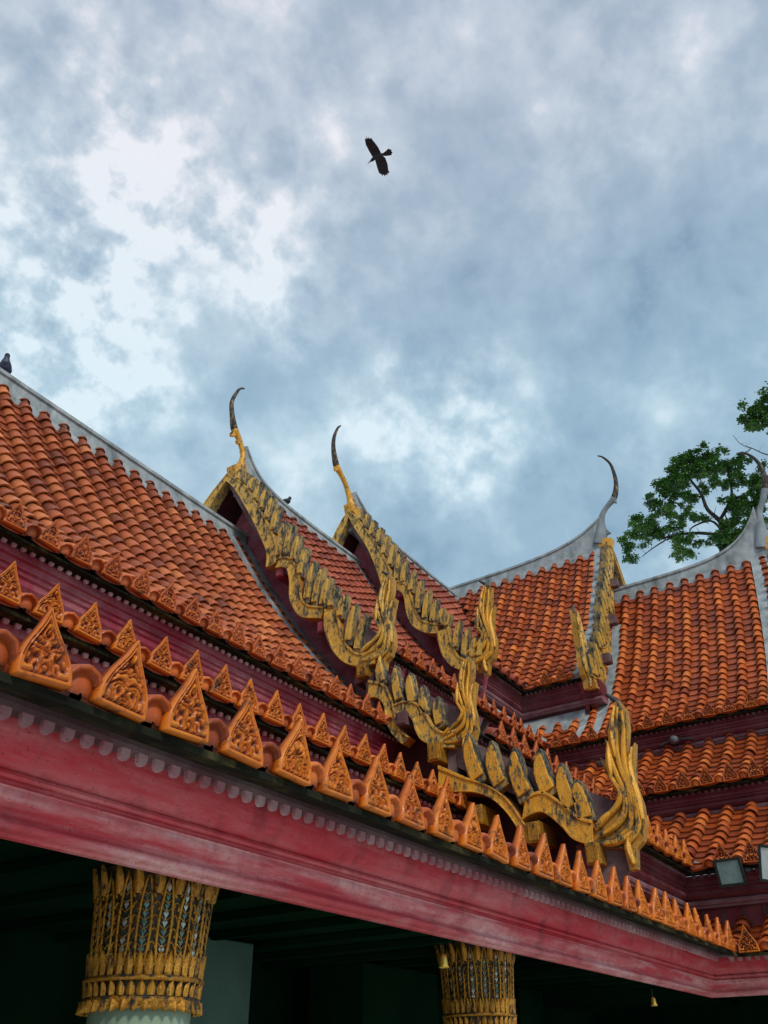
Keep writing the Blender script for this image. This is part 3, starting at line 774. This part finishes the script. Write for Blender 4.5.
# ================================================================== columns and pillars
def capital_geo(z0, zt):
    dark = MB(); gold = MB(); gems = MB(); H = zt-z0
    rad = lambda t: .93+.03*t+.12*t**2.2
    dark.smooth = True; dark.lathe([(rad(k/10), z0+H*k/10) for k in range(11)], (0,0,0), 32)
    dark.smooth = False
    gold.smooth = True
    for z, r, rr in ((z0-.02, .97, .06), (z0+.30, 1.02, .045), (z0-.12, .98, .04), (z0+.5, .97, .03)):
        gold.lathe([(r+rr*math.cos(a), z+rr*math.sin(a)) for a in [2*math.pi*k/8 for k in range(9)]], (0,0,0), 32)
    def leaf(mb, ang, zb, zt_, w, r0, r1, thick=.05):
        ca, sa = math.cos(ang), math.sin(ang); rows = []
        for k in range(9):
            t = k/8; z = zb+(zt_-zb)*t; ww = w*(math.sin(math.pi*min(1, .25+.75*t))**.7)*(1 if t < .98 else .1)
            r = r0+(r1-r0)*t
            rows.append([((r+dr)*ca - x*sa, (r+dr)*sa + x*ca, z) for x, dr in ((-ww, 0), (-ww*.5, thick), (0, thick*1.6), (ww*.5, thick), (ww, 0))])
        mb.grid(rows)
    n = 18
    for k in range(n):
        a = 2*math.pi*k/n; zb = z0+.52
        # long lotus petal: gilded rim drawn by two tubes, inner mirror pieces
        for sg in (-1, 1):
            pts = []
            for j in range(9):
                t = j/8; z = zb+(zt-zb-.12)*t; r = rad((z-z0)/H)+.04; x = sg*.115*(math.sin(math.pi*(.2+.8*t))**.8 if t < 1 else 0)
                pts.append((r*math.cos(a)-x*math.sin(a), r*math.sin(a)+x*math.cos(a), z))
            gold.tube(pts, .026, 5)
        for j in range(9):
            t = (j+.5)/9.5; z = zb+(zt-zb-.25)*t; r = rad((z-z0)/H)+.03; s_ = .055*(1-.3*t)
            gems.mi = 1 if random.random() < .3 else 0
            c, s2 = math.cos(a), math.sin(a); tl = random.uniform(-.03, .03)
            gems.poly([(r*c-x*s2, r*s2+x*c, z+y) for x, y in ((-s_, 0), (0, -.085), (s_, 0), (0, .085))])
        for j in range(8):
            t = (j+.9)/9.5; z = zb+(zt-zb-.25)*t; r = rad((z-z0)/H)+.05; c, s2 = math.cos(a), math.sin(a)
            gold.tube([(r*c-x*s2, r*s2+x*c, z+y) for x, y in ((-.1, .05), (0, -.04), (.1, .05))], .013, 4)
        # scroll-work between petals
        b = a+math.pi/n
        for j in range(7):
            t = j/7; z = zb+(zt-zb-.1)*t; r = rad((z-z0)/H)+.02; w = .05+.1*(rad((z-z0)/H)-.9)
            pts = []
            for q in range(6):
                an = q/5*math.pi*1.3; x = (1 if j % 2 else -1)*(math.cos(an)*w); zz = z+.1*math.sin(an)+.05*q/5
                pts.append((r*math.cos(b)-x*math.sin(b), r*math.sin(b)+x*math.cos(b), zz))
            gold.tube(pts, .026, 4)
            gold.tube([pts[0], (pts[0][0]*1.04, pts[0][1]*1.04, pts[0][2]+.06)], .03, 4)
        gems.mi = 1; z = zt-.18; r = rad((z-z0)/H)+.04; c, s2 = math.cos(b), math.sin(b)
        gems.poly([(r*c-x*s2, r*s2+x*c, z+y) for x, y in ((-.06, 0), (0, -.08), (.06, 0), (0, .08))])
        leaf(gold, b, zt-.5, zt+.02, .1, rad(.78)+.02, rad(1)+.07)
    gold.smooth = False
    for k in range(36):
        a = 2*math.pi*k/36
        leaf(gold, a, z0+.32, z0+.72, .075, .98, 1.01, .03)
        leaf(gold, a+math.pi/36, z0+.04, z0+.27, .07, .97, 1.0, .03)
        leaf(gold, a, z0-.02, z0-.2, .09, .98, 1.0, .05)
    return dark, gold, gems
def place_mesh(name, mb, mats, parent, at):
    mb.v = [(p[0]+at[0], p[1]+at[1], p[2]) for p in mb.v]
    return mb.build(name, mats, parent, recalc=False)

for i, x in enumerate((11.95, 24.7)):
    c = empty('column', (x, 13.0, -5.33), ['pale green column with gilded mirror mosaic lotus capital, nearest under the red beam',
              'farther column with gilded capital beside the small gold bell'][i], 'column', 'gilded columns under the red beam')
    if i == 0:
        mb = MB(); mb.smooth = True
        mb.lathe([(1.25,0),(1.25,.5),(1.12,.6),(1.12,.8),(1.0,.9),(.92,1.0),(.9,3.5),(.88,6.5)], (x, 13, -5.33), 36)
        mb.build('shaft', M['green'], c)
        d, g, ge = capital_geo(1.2, 3.3)
        cap = place_mesh('capital', d, M['capdark'], c, (x, 13))
        place_mesh('gilded_ornament', g, M['capgold'], cap, (x, 13))
        place_mesh('mirror_mosaic', ge, [M['glassgem'], M['glassgem_w']], cap, (x, 13))
        proto = c
    else:
        def cp(o, par):
            q = o.copy(); col.objects.link(q); q.parent = par
            for ch in o.children: cp(ch, q)
        for ch in list(proto.children): cp(ch, c)
for i, (a, b) in enumerate(((17.35, 19.75), (25.1, 29.8), (36.5, 38.9))):
    mb = MB(); mb.box((a, 17.3, -5.33), (b, 19.5, 3.2)); mb.box((a-.15, 17.15, -5.33), (b+.15, 19.6, -4.6))
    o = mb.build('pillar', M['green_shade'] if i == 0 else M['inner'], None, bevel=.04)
    tag(o, ['pale green square pillar right behind the nearest gilded column', 'wide dark green pillar in shade between the two gilded columns', 'dark green pillar in deep shade right of the farther gilded column'][i], 'pillar')

# ================================================================== bells and lamps
def bell(p, label, sc=1.0):
    o = empty('hanging_bell', (p[0], p[1], 2.86), label, 'bell', 'small gold bells under the beam')
    mb = MB(); mb.smooth = True; z = p[2]
    mb.lathe([(.01, .2*sc), (.06*sc, .19*sc), (.1*sc, .12*sc), (.12*sc, 0), (.14*sc, -.1*sc), (.17*sc, -.18*sc), (.15*sc, -.18*sc), (.1*sc, 0), (.02, .15*sc)], (p[0], p[1], z), 16)
    mb.build('bell_body', M['bell'], o)
    mb = MB(); mb.tube([(p[0], p[1], z+.15*sc), (p[0], p[1], 2.87)], .015, 5); mb.build('hanger', M['metal'], o)
bell((20.85, 11.9, 2.5), 'small gold bell hanging just left of the farther gilded capital', .8)
bell((37.1, 11.9, 2.45), 'tiny gold bell hanging alone near the inner corner of the beam', .8)
bell((7.72, 11.9, 2.55), 'small gold bell at the left edge of the photo under the red beam', 1.0)

def floodlight(c, w, h, rotz, tilt, roll, glass, label):
    o = empty('floodlight', c, label, 'floodlight', 'floodlights on the cornice')
    mb = MB(); d = .28
    mb.prism([(-w/2,-h/2),(w/2,-h/2),(w/2,h/2),(-w/2,h/2)], lambda q: (0, q[0], q[1]), lambda q: (d, q[0]*.85, q[1]*.85))
    t = .1
    for (a0, b0, a1, b1) in ((-w/2-.02,-h/2-.02,w/2+.02,-h/2+t),(-w/2-.02,h/2-t,w/2+.02,h/2+.02),(-w/2-.02,-h/2+t,-w/2+t,h/2-t),(w/2-t,-h/2+t,w/2+.02,h/2-t)):
        mb.box((-.06, a0, b0), (.02, a1, b1))
    for k in range(6): mb.box((d-.02, -w*.38+k*w*.15, -h*.35), (d+.12, -w*.38+k*w*.15+.03, h*.35))
    g = MB(); g.poly([(-.03, -w/2+t, -h/2+t), (-.03, w/2-t, -h/2+t), (-.03, w/2-t, h/2-t), (-.03, -w/2+t, h/2-t)])
    br = MB(); br.box((.1, -w/2-.1, -.06), (.2, -w/2-.04, .06)); br.box((.1, w/2+.04, -.06), (.2, w/2+.1, .06)); br.box((.6, -w/2-.1, -.06), (.7, w/2+.1, .06))
    br.box((.2, -w/2-.1, -.05), (.65, -w/2-.05, .05)); br.box((.2, w/2+.05, -.05), (.65, w/2+.1, .05)); br.box((.65, -.1, -.1), (2.4, .1, .1))
    cab = MB(); cab.smooth = True
    cab.tube([(.2, .1, -.3), (.5, .25, -.62), (1.0, .5, -.5), (1.5, .9, -.2), (2.2, 1.2, .1)], .035, 6)
    rot = Matrix.Rotation(rotz, 3, 'Z') @ Matrix.Rotation(tilt, 3, 'Y') @ Matrix.Rotation(roll, 3, 'X')
    for m_, n_, mt in ((mb, 'housing', M['metal']), (g, 'glass', glass), (br, 'bracket', M['metal']), (cab, 'cable', M['metal'])):
        m_.v = [tuple(rot @ Vector(p)+Vector(c)) for p in m_.v]; m_.build(n_, mt, o)
floodlight((43.2, 9.3, 7.8), 1.25, 1.15, R(-12), R(-12), R(2), M['lampglass'], 'small square floodlight with greenish glass under the lowest tile roof at right')
floodlight((42.3, 7.2, 7.75), 1.2, 1.5, R(-8), R(-8), R(14), M['lampwhite'], 'tilted floodlight with pale white glass cut by the right edge of the photo')
o = empty('wall_lamp', (56.6, 13.7, 18.1), 'small round grey lamp fixed under the far wing cornice behind the tallest gold finial', 'lamp')
mb = MB(); mb.smooth = True
mb.lathe([(.02,-.3),(.2,-.27),(.3,-.12),(.32,0),(.28,.15),(.15,.25),(.02,.3)], (56.0, 13.7, 18.5), 16); mb.build('lamp_head', M['lampgrey'], o)
mb = MB(); mb.tube([(56.2,13.7,18.5),(57.3,13.7,18.2)], .12, 8); mb.build('bracket', M['metal'], o)
mb = MB(); mb.tube([(56.0,12.5,18.35),(56.0,13.4,18.5),(56.0,13.9,18.5),(56.05,14.7,18.3)], .07, 6); mb.build('arm', M['metal'], o)

# ================================================================== birds
def remesh(o, v):
    m = o.modifiers.new('skin', 'REMESH'); m.mode = 'VOXEL'; m.voxel_size = v; m.use_smooth_shade = True
BODY = [((29.10,19.72),.035),((29.105,19.62),.09),((29.09,19.5),.12),((29.06,19.36),.13),((29.06,19.18),.17),((29.09,18.95),.17),((29.12,18.75),.12),((29.16,18.6),.06)]
mb = MB(); mb.tube([(p[0], p[1], 54) for p, r in BODY], [r for p, r in BODY], 12)
mb.tube([(29.10,19.70,53.99),(29.12,19.86,53.97),(29.13,19.99,53.95)], [.045,.03,.008], 8)
Wg = [[(28.98,19.39),(28.46,19.37),(27.96,19.31),(27.55,19.13),(27.7,19.07),(27.49,18.95),(27.73,18.97),(27.61,18.83),(27.8,18.86),(27.76,18.7),(27.93,18.73),(28.19,18.69),(28.56,18.67),(28.95,18.71),(29.1,18.84),(29.1,19.3)],
      [(29.1,19.33),(29.57,19.51),(30.12,19.71),(30.4,19.78),(30.48,19.69),(30.7,19.74),(30.6,19.58),(30.86,19.6),(30.72,19.46),(30.88,19.38),(30.7,19.3),(30.79,19.16),(30.53,19.1),(30.07,18.86),(29.51,18.69),(29.1,18.77)],
      [(29.1,18.8),(29.06,18.4),(29.0,18.05),(29.1,18.07),(29.2,17.95),(29.28,18.05),(29.4,18.0),(29.45,18.14),(29.55,18.16),(29.4,18.5),(29.2,18.8)]]
for k, w in enumerate(Wg):
    dz = lambda q: (abs(q[0]-29.1)*.16 if k < 2 else 0)
    mb.prism(w, lambda q: (q[0], q[1], 54.03+dz(q)), lambda q: (q[0], q[1], 53.97+dz(q)))
o = mb.build('flying_bird', M['black'], None, origin=(29.1, 19.1, 54))
tag(o, 'black crow gliding with spread wings and fanned tail high in the sky', 'bird'); remesh(o, .007)
def perched(p, d, label, name, sc=1.0, mat='pigeon'):
    mb = MB(); d = Vector((d[0], d[1], 0)).normalized(); P0 = Vector(p)
    q = lambda a, z: tuple(P0+d*a*sc+Vector((0,0,z*sc)))
    mb.tube([q(-.75,.25),q(-.45,.33),(q(-.2,.42)),q(.05,.55),q(.25,.75),q(.33,.95),q(.38,1.08),q(.42,1.2)], [.05*sc,.12*sc,.24*sc,.31*sc,.27*sc,.17*sc,.15*sc,.08*sc], 12)
    mb.lathe([(.01,-.17*sc),(.1*sc,-.14*sc),(.17*sc,0),(.12*sc,.12*sc),(.01,.17*sc)], q(.4,1.12), 12)
    mb.tube([q(.5,1.12),q(.66,1.06)], [.06*sc,.015*sc], 6)
    side = Vector((-d.y, d.x, 0))
    for s_ in (-1, 1):
        a = [Vector(q(.2,.65))+side*s_*.2*sc, Vector(q(-.2,.5))+side*s_*.24*sc, Vector(q(-.7,.28))+side*s_*.1*sc]
        mb.tube([tuple(x) for x in a], [.14*sc,.16*sc,.04*sc], 8)
        mb.tube([tuple(Vector(q(.02,.4))+side*s_*.1*sc), tuple(Vector(q(.05,.0))+side*s_*.1*sc)], .035*sc, 6)
        mb.tube([tuple(Vector(q(-.06,.02))+side*s_*.1*sc), tuple(Vector(q(.2,.02))+side*s_*.12*sc)], .03*sc, 6)
    o = mb.build(name, M[mat], None, origin=p); tag(o, label, 'bird'); remesh(o, .012)
perched((16.95, 36, 32.5), (-.6, -.8), 'dark bluish bird perched on the grey ridge at the left edge', 'perched_bird', .95)
perched((41.2, 36, 37.45), (.9, -.4), 'small dark bird perched on the ridge between the two gable finials', 'perched_bird', .85, 'black')

# ================================================================== trees
def tree(base, limbs, clusters, label, seed, per=85):
    rnd = random.Random(seed)
    t = empty('tree', base, label, 'tree', 'trees beyond the far wing')
    mb = MB(); mb.smooth = True
    for pts, r0, r1 in limbs:
        c = catmull([Vector(p)+Vector((rnd.uniform(-.4,.4) if i else 0, 0, 0)) for i, p in enumerate(pts)], 4)
        n = len(c); mb.tube([tuple(p) for p in c], [r0+(r1-r0)*k/(n-1) for k in range(n)], 7)
        for k in range(2, n-1, 2):     # twigs
            d = Vector((rnd.uniform(-1,1), rnd.uniform(-1,1), rnd.uniform(-.2,1.0))).normalized(); L = rnd.uniform(.8, 2.0)
            mb.tube([tuple(c[k]), tuple(c[k]+d*L*.5+Vector((0,0,.1))), tuple(c[k]+d*L)], [r1*.7, r1*.45, r1*.15], 5)
    mb.build('trunk', M['bark'], t)
    mb = MB()
    for cx_, cy_, cz_, rw, rh in clusters:
        n = int(per*rw*rh*1.1)
        tone = rnd.gauss(.4, .12)
        subs = [(rnd.gauss(0,.55)*rw, rnd.gauss(0,.55)*rw, rnd.gauss(0,.5)*rh) for _ in range(max(6, int(rw*rh*6)))]
        for _ in range(int(n*6)):
            s_ = rnd.choice(subs)
            p = Vector((cx_+s_[0]+rnd.gauss(0,.3), cy_+s_[1]+rnd.gauss(0,.3), cz_+s_[2]+rnd.gauss(0,.22)))
            a = Vector((rnd.uniform(-1,1), rnd.uniform(-1,1), rnd.uniform(-.7,.3))).normalized()
            b = a.cross(Vector((rnd.uniform(-.6,.6), rnd.uniform(-.6,.6), 1))).normalized()
            L = rnd.uniform(.3, .5); w = L*.36
            hz = (p.z-cz_)/max(rh, .1)
            mb.tv = min(1, max(0, tone+.2*hz+rnd.gauss(0, .13)))
            mb.poly([p, p+a*L*.5+b*w, p+a*L, p+a*L*.5-b*w])
    mb.build('crown', M['leaf'], t, recalc=False)
    return t
LB = [([(118,14,-5.33),(117.5,14,20),(116.5,15.2,45),(115.6,15.5,63.7),(115.7,14.9,66.2)],1.9,.3),
      ([(115.7,14.9,66),(115.7,14.9,68.9),(115.5,16.2,71.7),(115.5,16.5,74.7),(115.3,17.5,77.9),(115.3,18,80.3)],.42,.1),
      ([(115.7,14.9,69.3),(116,12.5,72.9),(116.1,12,76.5),(116.1,11.7,79)],.28,.08),
      ([(116,12.5,72.9),(116.1,11,72.4),(116.3,9.3,73.1),(116.4,7.5,74)],.2,.07),
      ([(115.7,15.1,66.6),(115.3,18,67.7),(114.8,21,68.5),(114.4,23,68.4),(114,25.5,69.5)],.3,.08),
      ([(115.7,15,67.4),(115.5,16.1,69.3),(115.2,18.7,69.2),(115,19.5,68.3)],.22,.07),
      ([(114.4,23,68),(113.9,25.2,66.7),(113.6,26.8,65.8)],.12,.05),
      ([(115.7,14.8,66.9),(115.8,14,69),(115.8,14.2,70.7)],.18,.06),
      ([(115.5,16.4,74),(115.2,19.5,76),(114.8,22,77.5)],.18,.05)]
CL = [[115.8,14.4,81.6,1.8,1.1],[115.4,17.2,80.9,2.1,1.5],[115.0,19.5,79.4,1.8,1.7],[114.6,21.9,77.6,1.8,1.4],[114.3,23.3,75.0,1.2,1.2],[115.5,16.3,78.8,2.1,1.2],[115.9,13.4,78.7,1.8,1.4],[114.6,22.0,73.4,1.4,1.1],[113.9,25.5,72.2,1.7,1.2],[113.5,26.8,70.1,1.8,1.5],[114.2,24.0,69.8,1.8,1.5],[114.6,21.7,69.7,1.5,1.4],[113.1,28.8,67.8,.9,1.2],[113.1,28.5,65.7,.8,.8],[114.9,20.4,66.9,1.8,1.1],[114.7,21.4,65.2,1.7,.9],[115.0,19.5,71.4,1.5,.8],[115.3,17.8,70.2,1.2,.8],[116.1,11.6,78.0,1.8,1.4],[116.2,9.9,78.3,1.2,.9],[116.0,12.1,71.6,2.1,1.2],[116.1,11.3,69.8,1.8,1.5],[116.2,10.6,75.6,1.8,.9],[116.3,8.9,74.6,1.4,1.2],[116.4,8.1,72.6,1.2,1.8],[115.8,13.9,68.2,1.5,1.2],[116.3,9.8,70.8,1.5,1.8],[115.3,17.9,74.3,1.5,1.1],[115.7,14.9,76.2,1.8,.9],[116.5,6.6,71.3,1.8,2.4],[116.6,4.3,74.4,2.4,2.1],[116.0,12.6,81.0,1.2,.6],[115.8,12.6,66.2,1.6,1.2],[115,15.6,65.2,1.5,1.2],[115,14,63.5,1.8,1.2],[116,10.5,67.5,1.6,1.2],[115.6,16.5,81.8,1.4,.8],[115.2,18.4,77.6,1.6,1.3],[114.8,20.4,75.6,1.3,1.1]]
tree((118, 14, -5.33), LB, CL, 'broad leafy green tree rising beyond the far grey ridge', 3)
LB2 = [([(110,-6,-5.33),(109.5,-5.5,30),(109,-4,55),(108.6,-1,64),(108.5,.2,67.6)],1.8,.3),([(108.5,.2,67.6),(108.5,2.1,70.7),(108.4,5.4,73),(108.3,7.2,74.8),(108.2,8.4,76.1),(108.1,9,77.7)],.12,.03),
       ([(108.3,7.2,74.8),(108.2,8.2,74.4),(108.1,9.6,73.9)],.08,.03), ([(108.5,1,69),(108.4,3,74),(108.4,4.3,79)],.25,.08)]
CL2 = [[108.4,5.7,79.9,1.3,1.1],[108.4,4.3,80.5,1.1,1.4],[108.3,6.2,77.8,1.1,1.0],[108.5,3.3,82.2,.9,1.1],[108.3,6.9,80.0,.7,.7],[108.4,3.5,77.7,1.7,2.0],[108.5,1.2,79.9,2.3,2.0],[108.5,-2,80,2.5,2.5],[108.5,-5,78,2.5,2.5],[108.5,-2,84,2.5,2]]
tree((110, -6, -5.33), LB2, CL2, 'dark leafy crown reaching in at the right edge above the other tree', 5)

# ================================================================== ground
q = NM('courtyard_paving')
br = q.n.new('ShaderNodeTexBrick'); br.inputs['Scale'].default_value = 1.0; br.inputs['Brick Width'].default_value = .6; br.inputs['Row Height'].default_value = .6; br.offset = 0
br.inputs['Color1'].default_value = (.6,.59,.56,1); br.inputs['Color2'].default_value = (.66,.65,.62,1); br.inputs['Mortar'].default_value = (.3,.29,.27,1); br.inputs['Mortar Size'].default_value = .01
q.L(q.pos(), br.inputs['Vector'])
paving = q.out(q.mix(q.gray(q.noise(.6, 5), .4, .7, 0, .5), br.outputs[0], (.45,.44,.41)), .6)
mb = MB(); n = 8
for i in range(n):
    for j in range(n):
        a, b = -4000+i*1000, -4000+j*1000; mb.poly([(a,b,-5.336),(a+1000,b,-5.336),(a+1000,b+1000,-5.336),(a,b+1000,-5.336)])
tag(mb.build('courtyard_ground', paving), kind='structure')

# ================================================================== sky and light
SUN_EL, SUN_AZ = R(40), R(238)
w = bpy.data.worlds.new('World'); scn.world = w; w.use_nodes = True
nt = w.node_tree; N = nt.nodes; Lk = nt.links.new; bg = N['Background']
sky = N.new('ShaderNodeTexSky'); sky.sky_type = 'NISHITA'; sky.sun_disc = False; sky.sun_elevation = SUN_EL; sky.sun_rotation = R(90)-SUN_AZ; sky.air_density = 1.2; sky.dust_density = 2
tc = N.new('ShaderNodeTexCoord')
def wn(op, a, b=0.0, c=None):
    m = N.new('ShaderNodeMath'); m.operation = op
    for v, i in ((a, 0), (b, 1)):
        if isinstance(v, (int, float)): m.inputs[i].default_value = v
        else: Lk(v, m.inputs[i])
    return m.outputs[0]
def wmr(f, a, b, lo=0, hi=1, smooth=True):
    r = N.new('ShaderNodeMapRange'); r.interpolation_type = 'SMOOTHSTEP' if smooth else 'LINEAR'
    for i, v in ((1, a), (2, b), (3, lo), (4, hi)): r.inputs[i].default_value = v
    Lk(f, r.inputs[0]); return r.outputs[0]
def wmix(f, a, b):
    m = N.new('ShaderNodeMix'); m.data_type = 'RGBA'
    for v, i in ((f, 0), (a, 6), (b, 7)):
        if isinstance(v, (int, float)): m.inputs[i].default_value = v
        elif isinstance(v, tuple): m.inputs[i].default_value = (*v, 1)
        else: Lk(v, m.inputs[i])
    return m.outputs[2]
# cloud layer: direction projected on a flat deck overhead
sx = N.new('ShaderNodeSeparateXYZ'); Lk(tc.outputs['Generated'], sx.inputs[0])
zz = wn('ADD', wn('MAXIMUM', sx.outputs[2], 0.0), .12)
cb = N.new('ShaderNodeCombineXYZ'); Lk(wn('DIVIDE', sx.outputs[0], zz), cb.inputs[0]); Lk(wn('DIVIDE', sx.outputs[1], zz), cb.inputs[1]); cb.inputs[2].default_value = 3.7
def wnoise(sc, det, rg, off=0, dist=0):
    mp = N.new('ShaderNodeMapping'); mp.inputs['Location'].default_value = (off, off*.7, off*1.3); Lk(cb.outputs[0], mp.inputs[0])
    t = N.new('ShaderNodeTexNoise'); t.inputs['Scale'].default_value = sc; t.inputs['Detail'].default_value = det; t.inputs['Roughness'].default_value = rg; t.inputs['Distortion'].default_value = dist
    Lk(mp.outputs[0], t.inputs['Vector']); return t.outputs['Fac']
def blob(d, ang, amp):
    v = N.new('ShaderNodeVectorMath'); v.operation = 'DOT_PRODUCT'; Lk(tc.outputs['Generated'], v.inputs[0]); v.inputs[1].default_value = Vector(d).normalized()
    return wmr(v.outputs['Value'], math.cos(R(ang)), 1.0, 0, amp)
acc = None
for d, a, m in [((.213,.524,.825),16,.18),((.251,.494,.832),7,.2),((.403,.544,.736),11,.42),((.306,.609,.732),14,.45),((.489,.4,.775),9,.3),((.673,.342,.655),9,.62),
                ((.569,.045,.821),10,.16),((.342,.678,.651),12,.4),((.38,.3,.88),12,.1),((.429,.551,.715),5,-.42),((.498,.534,.683),5,-.3),((.621,.165,.766),13,-.22),
                ((.589,.357,.725),7,-.25),((.671,.008,.741),8,-.2),((.216,.539,.815),3.5,-.3),((.773,.106,.626),14,-.22),((.5,.3,.81),10,-.08)]:
    b = blob(d, a, m); acc = b if acc is None else wn('ADD', acc, b)
dirv = tc.outputs['Generated']
def dnoise(sc, det, rg, off=0, dist=0, sq=(1,1,1)):
    mp = N.new('ShaderNodeMapping'); mp.inputs['Location'].default_value = (off, off*.7, off*1.3); mp.inputs['Scale'].default_value = sq; Lk(dirv, mp.inputs[0])
    t = N.new('ShaderNodeTexNoise'); t.inputs['Scale'].default_value = sc; t.inputs['Detail'].default_value = det; t.inputs['Roughness'].default_value = rg; t.inputs['Distortion'].default_value = dist
    Lk(mp.outputs[0], t.inputs['Vector']); return t.outputs['Fac']
n1 = dnoise(3.4, 9, .52, 1.3, .1); n2 = dnoise(9.5, 8, .55, 5, .12); n3 = dnoise(26, 7, .55, 11, 0)
f = wn('ADD', wn('MULTIPLY', wn('SUBTRACT', n1, .5), .72), wn('MULTIPLY', wn('SUBTRACT', n2, .5), wn('ADD', 1.15, wn('MULTIPLY', wn('MAXIMUM', acc, 0.0), .4))))
f = wn('ADD', wn('ADD', f, wn('MULTIPLY', wn('SUBTRACT', n3, .5), wn('ADD', .5, wn('MULTIPLY', wn('MAXIMUM', acc, 0.0), 1.3)))), wn('MULTIPLY', acc, .40))
f = wn('ADD', wn('MULTIPLY', f, 1.0), .55)
cr = N.new('ShaderNodeValToRGB'); e = cr.color_ramp.elements
stops = [(0.0,(.23,.345,.48)),(.25,(.31,.435,.55)),(.5,(.40,.525,.63)),(.75,(.55,.67,.75)),(1.0,(.84,.905,.94))]
while len(e) < len(stops): e.new(.5)
for k, (p, c) in enumerate(stops): e[k].position = p; e[k].color = (*[x for x in c], 1)
Lk(f, cr.inputs[0])
# lavender-grey overhead, cooler blue lower down
tint = wmix(wmr(sx.outputs[2], .62, .9), (.90,1.0,1.05), (1.06,.975,1.0))
mm = N.new('ShaderNodeMix'); mm.data_type = 'RGBA'; mm.blend_type = 'MULTIPLY'; mm.inputs[0].default_value = 1; Lk(cr.outputs[0], mm.inputs[6]); Lk(tint, mm.inputs[7])
sc10 = N.new('ShaderNodeVectorMath'); sc10.operation = 'SCALE'; sc10.inputs['Scale'].default_value = 10.0; Lk(mm.outputs[2], sc10.inputs[0])
fin_ = wmix(wmr(f, -.1, .3, .6, .96), sky.outputs[0], sc10.outputs[0])
Lk(fin_, bg.inputs[0]); bg.inputs[1].default_value = .1
sun = bpy.data.lights.new('sun', 'SUN'); sun.energy = 2.1; sun.angle = R(10); sun.color = (1, .95, .88)
so = bpy.data.objects.new('sun', sun); col.objects.link(so)
dv = Vector((math.cos(SUN_EL)*math.cos(SUN_AZ), math.cos(SUN_EL)*math.sin(SUN_AZ), math.sin(SUN_EL)))
so.rotation_euler = dv.to_track_quat('Z', 'Y').to_euler()

# ================================================================== camera
cam = bpy.data.cameras.new('camera'); co = bpy.data.objects.new('camera', cam); col.objects.link(co); scn.camera = co
F, PITCH, YAW, ROLL = 837.29, R(34.211), R(32.998), R(-.687)
cam.sensor_fit = 'VERTICAL'; cam.sensor_height = 36; cam.lens = F/1024*36; cam.clip_end = 3000; cam.clip_start = .05
fw = Vector((math.cos(PITCH)*math.cos(YAW), math.cos(PITCH)*math.sin(YAW), math.sin(PITCH)))
rt = Vector((math.sin(YAW), -math.cos(YAW), 0)); up = rt.cross(fw)
r_ = rt*math.cos(ROLL)+up*math.sin(ROLL); u_ = -rt*math.sin(ROLL)+up*math.cos(ROLL)
m = Matrix((r_, u_, -fw)).transposed().to_4x4(); m.translation = (0, 0, EYE); co.matrix_world = m
scn.render.resolution_x = 768; scn.render.resolution_y = 1024
scn.view_settings.view_transform = 'Standard'; scn.view_settings.look = 'None'; scn.view_settings.exposure = 0
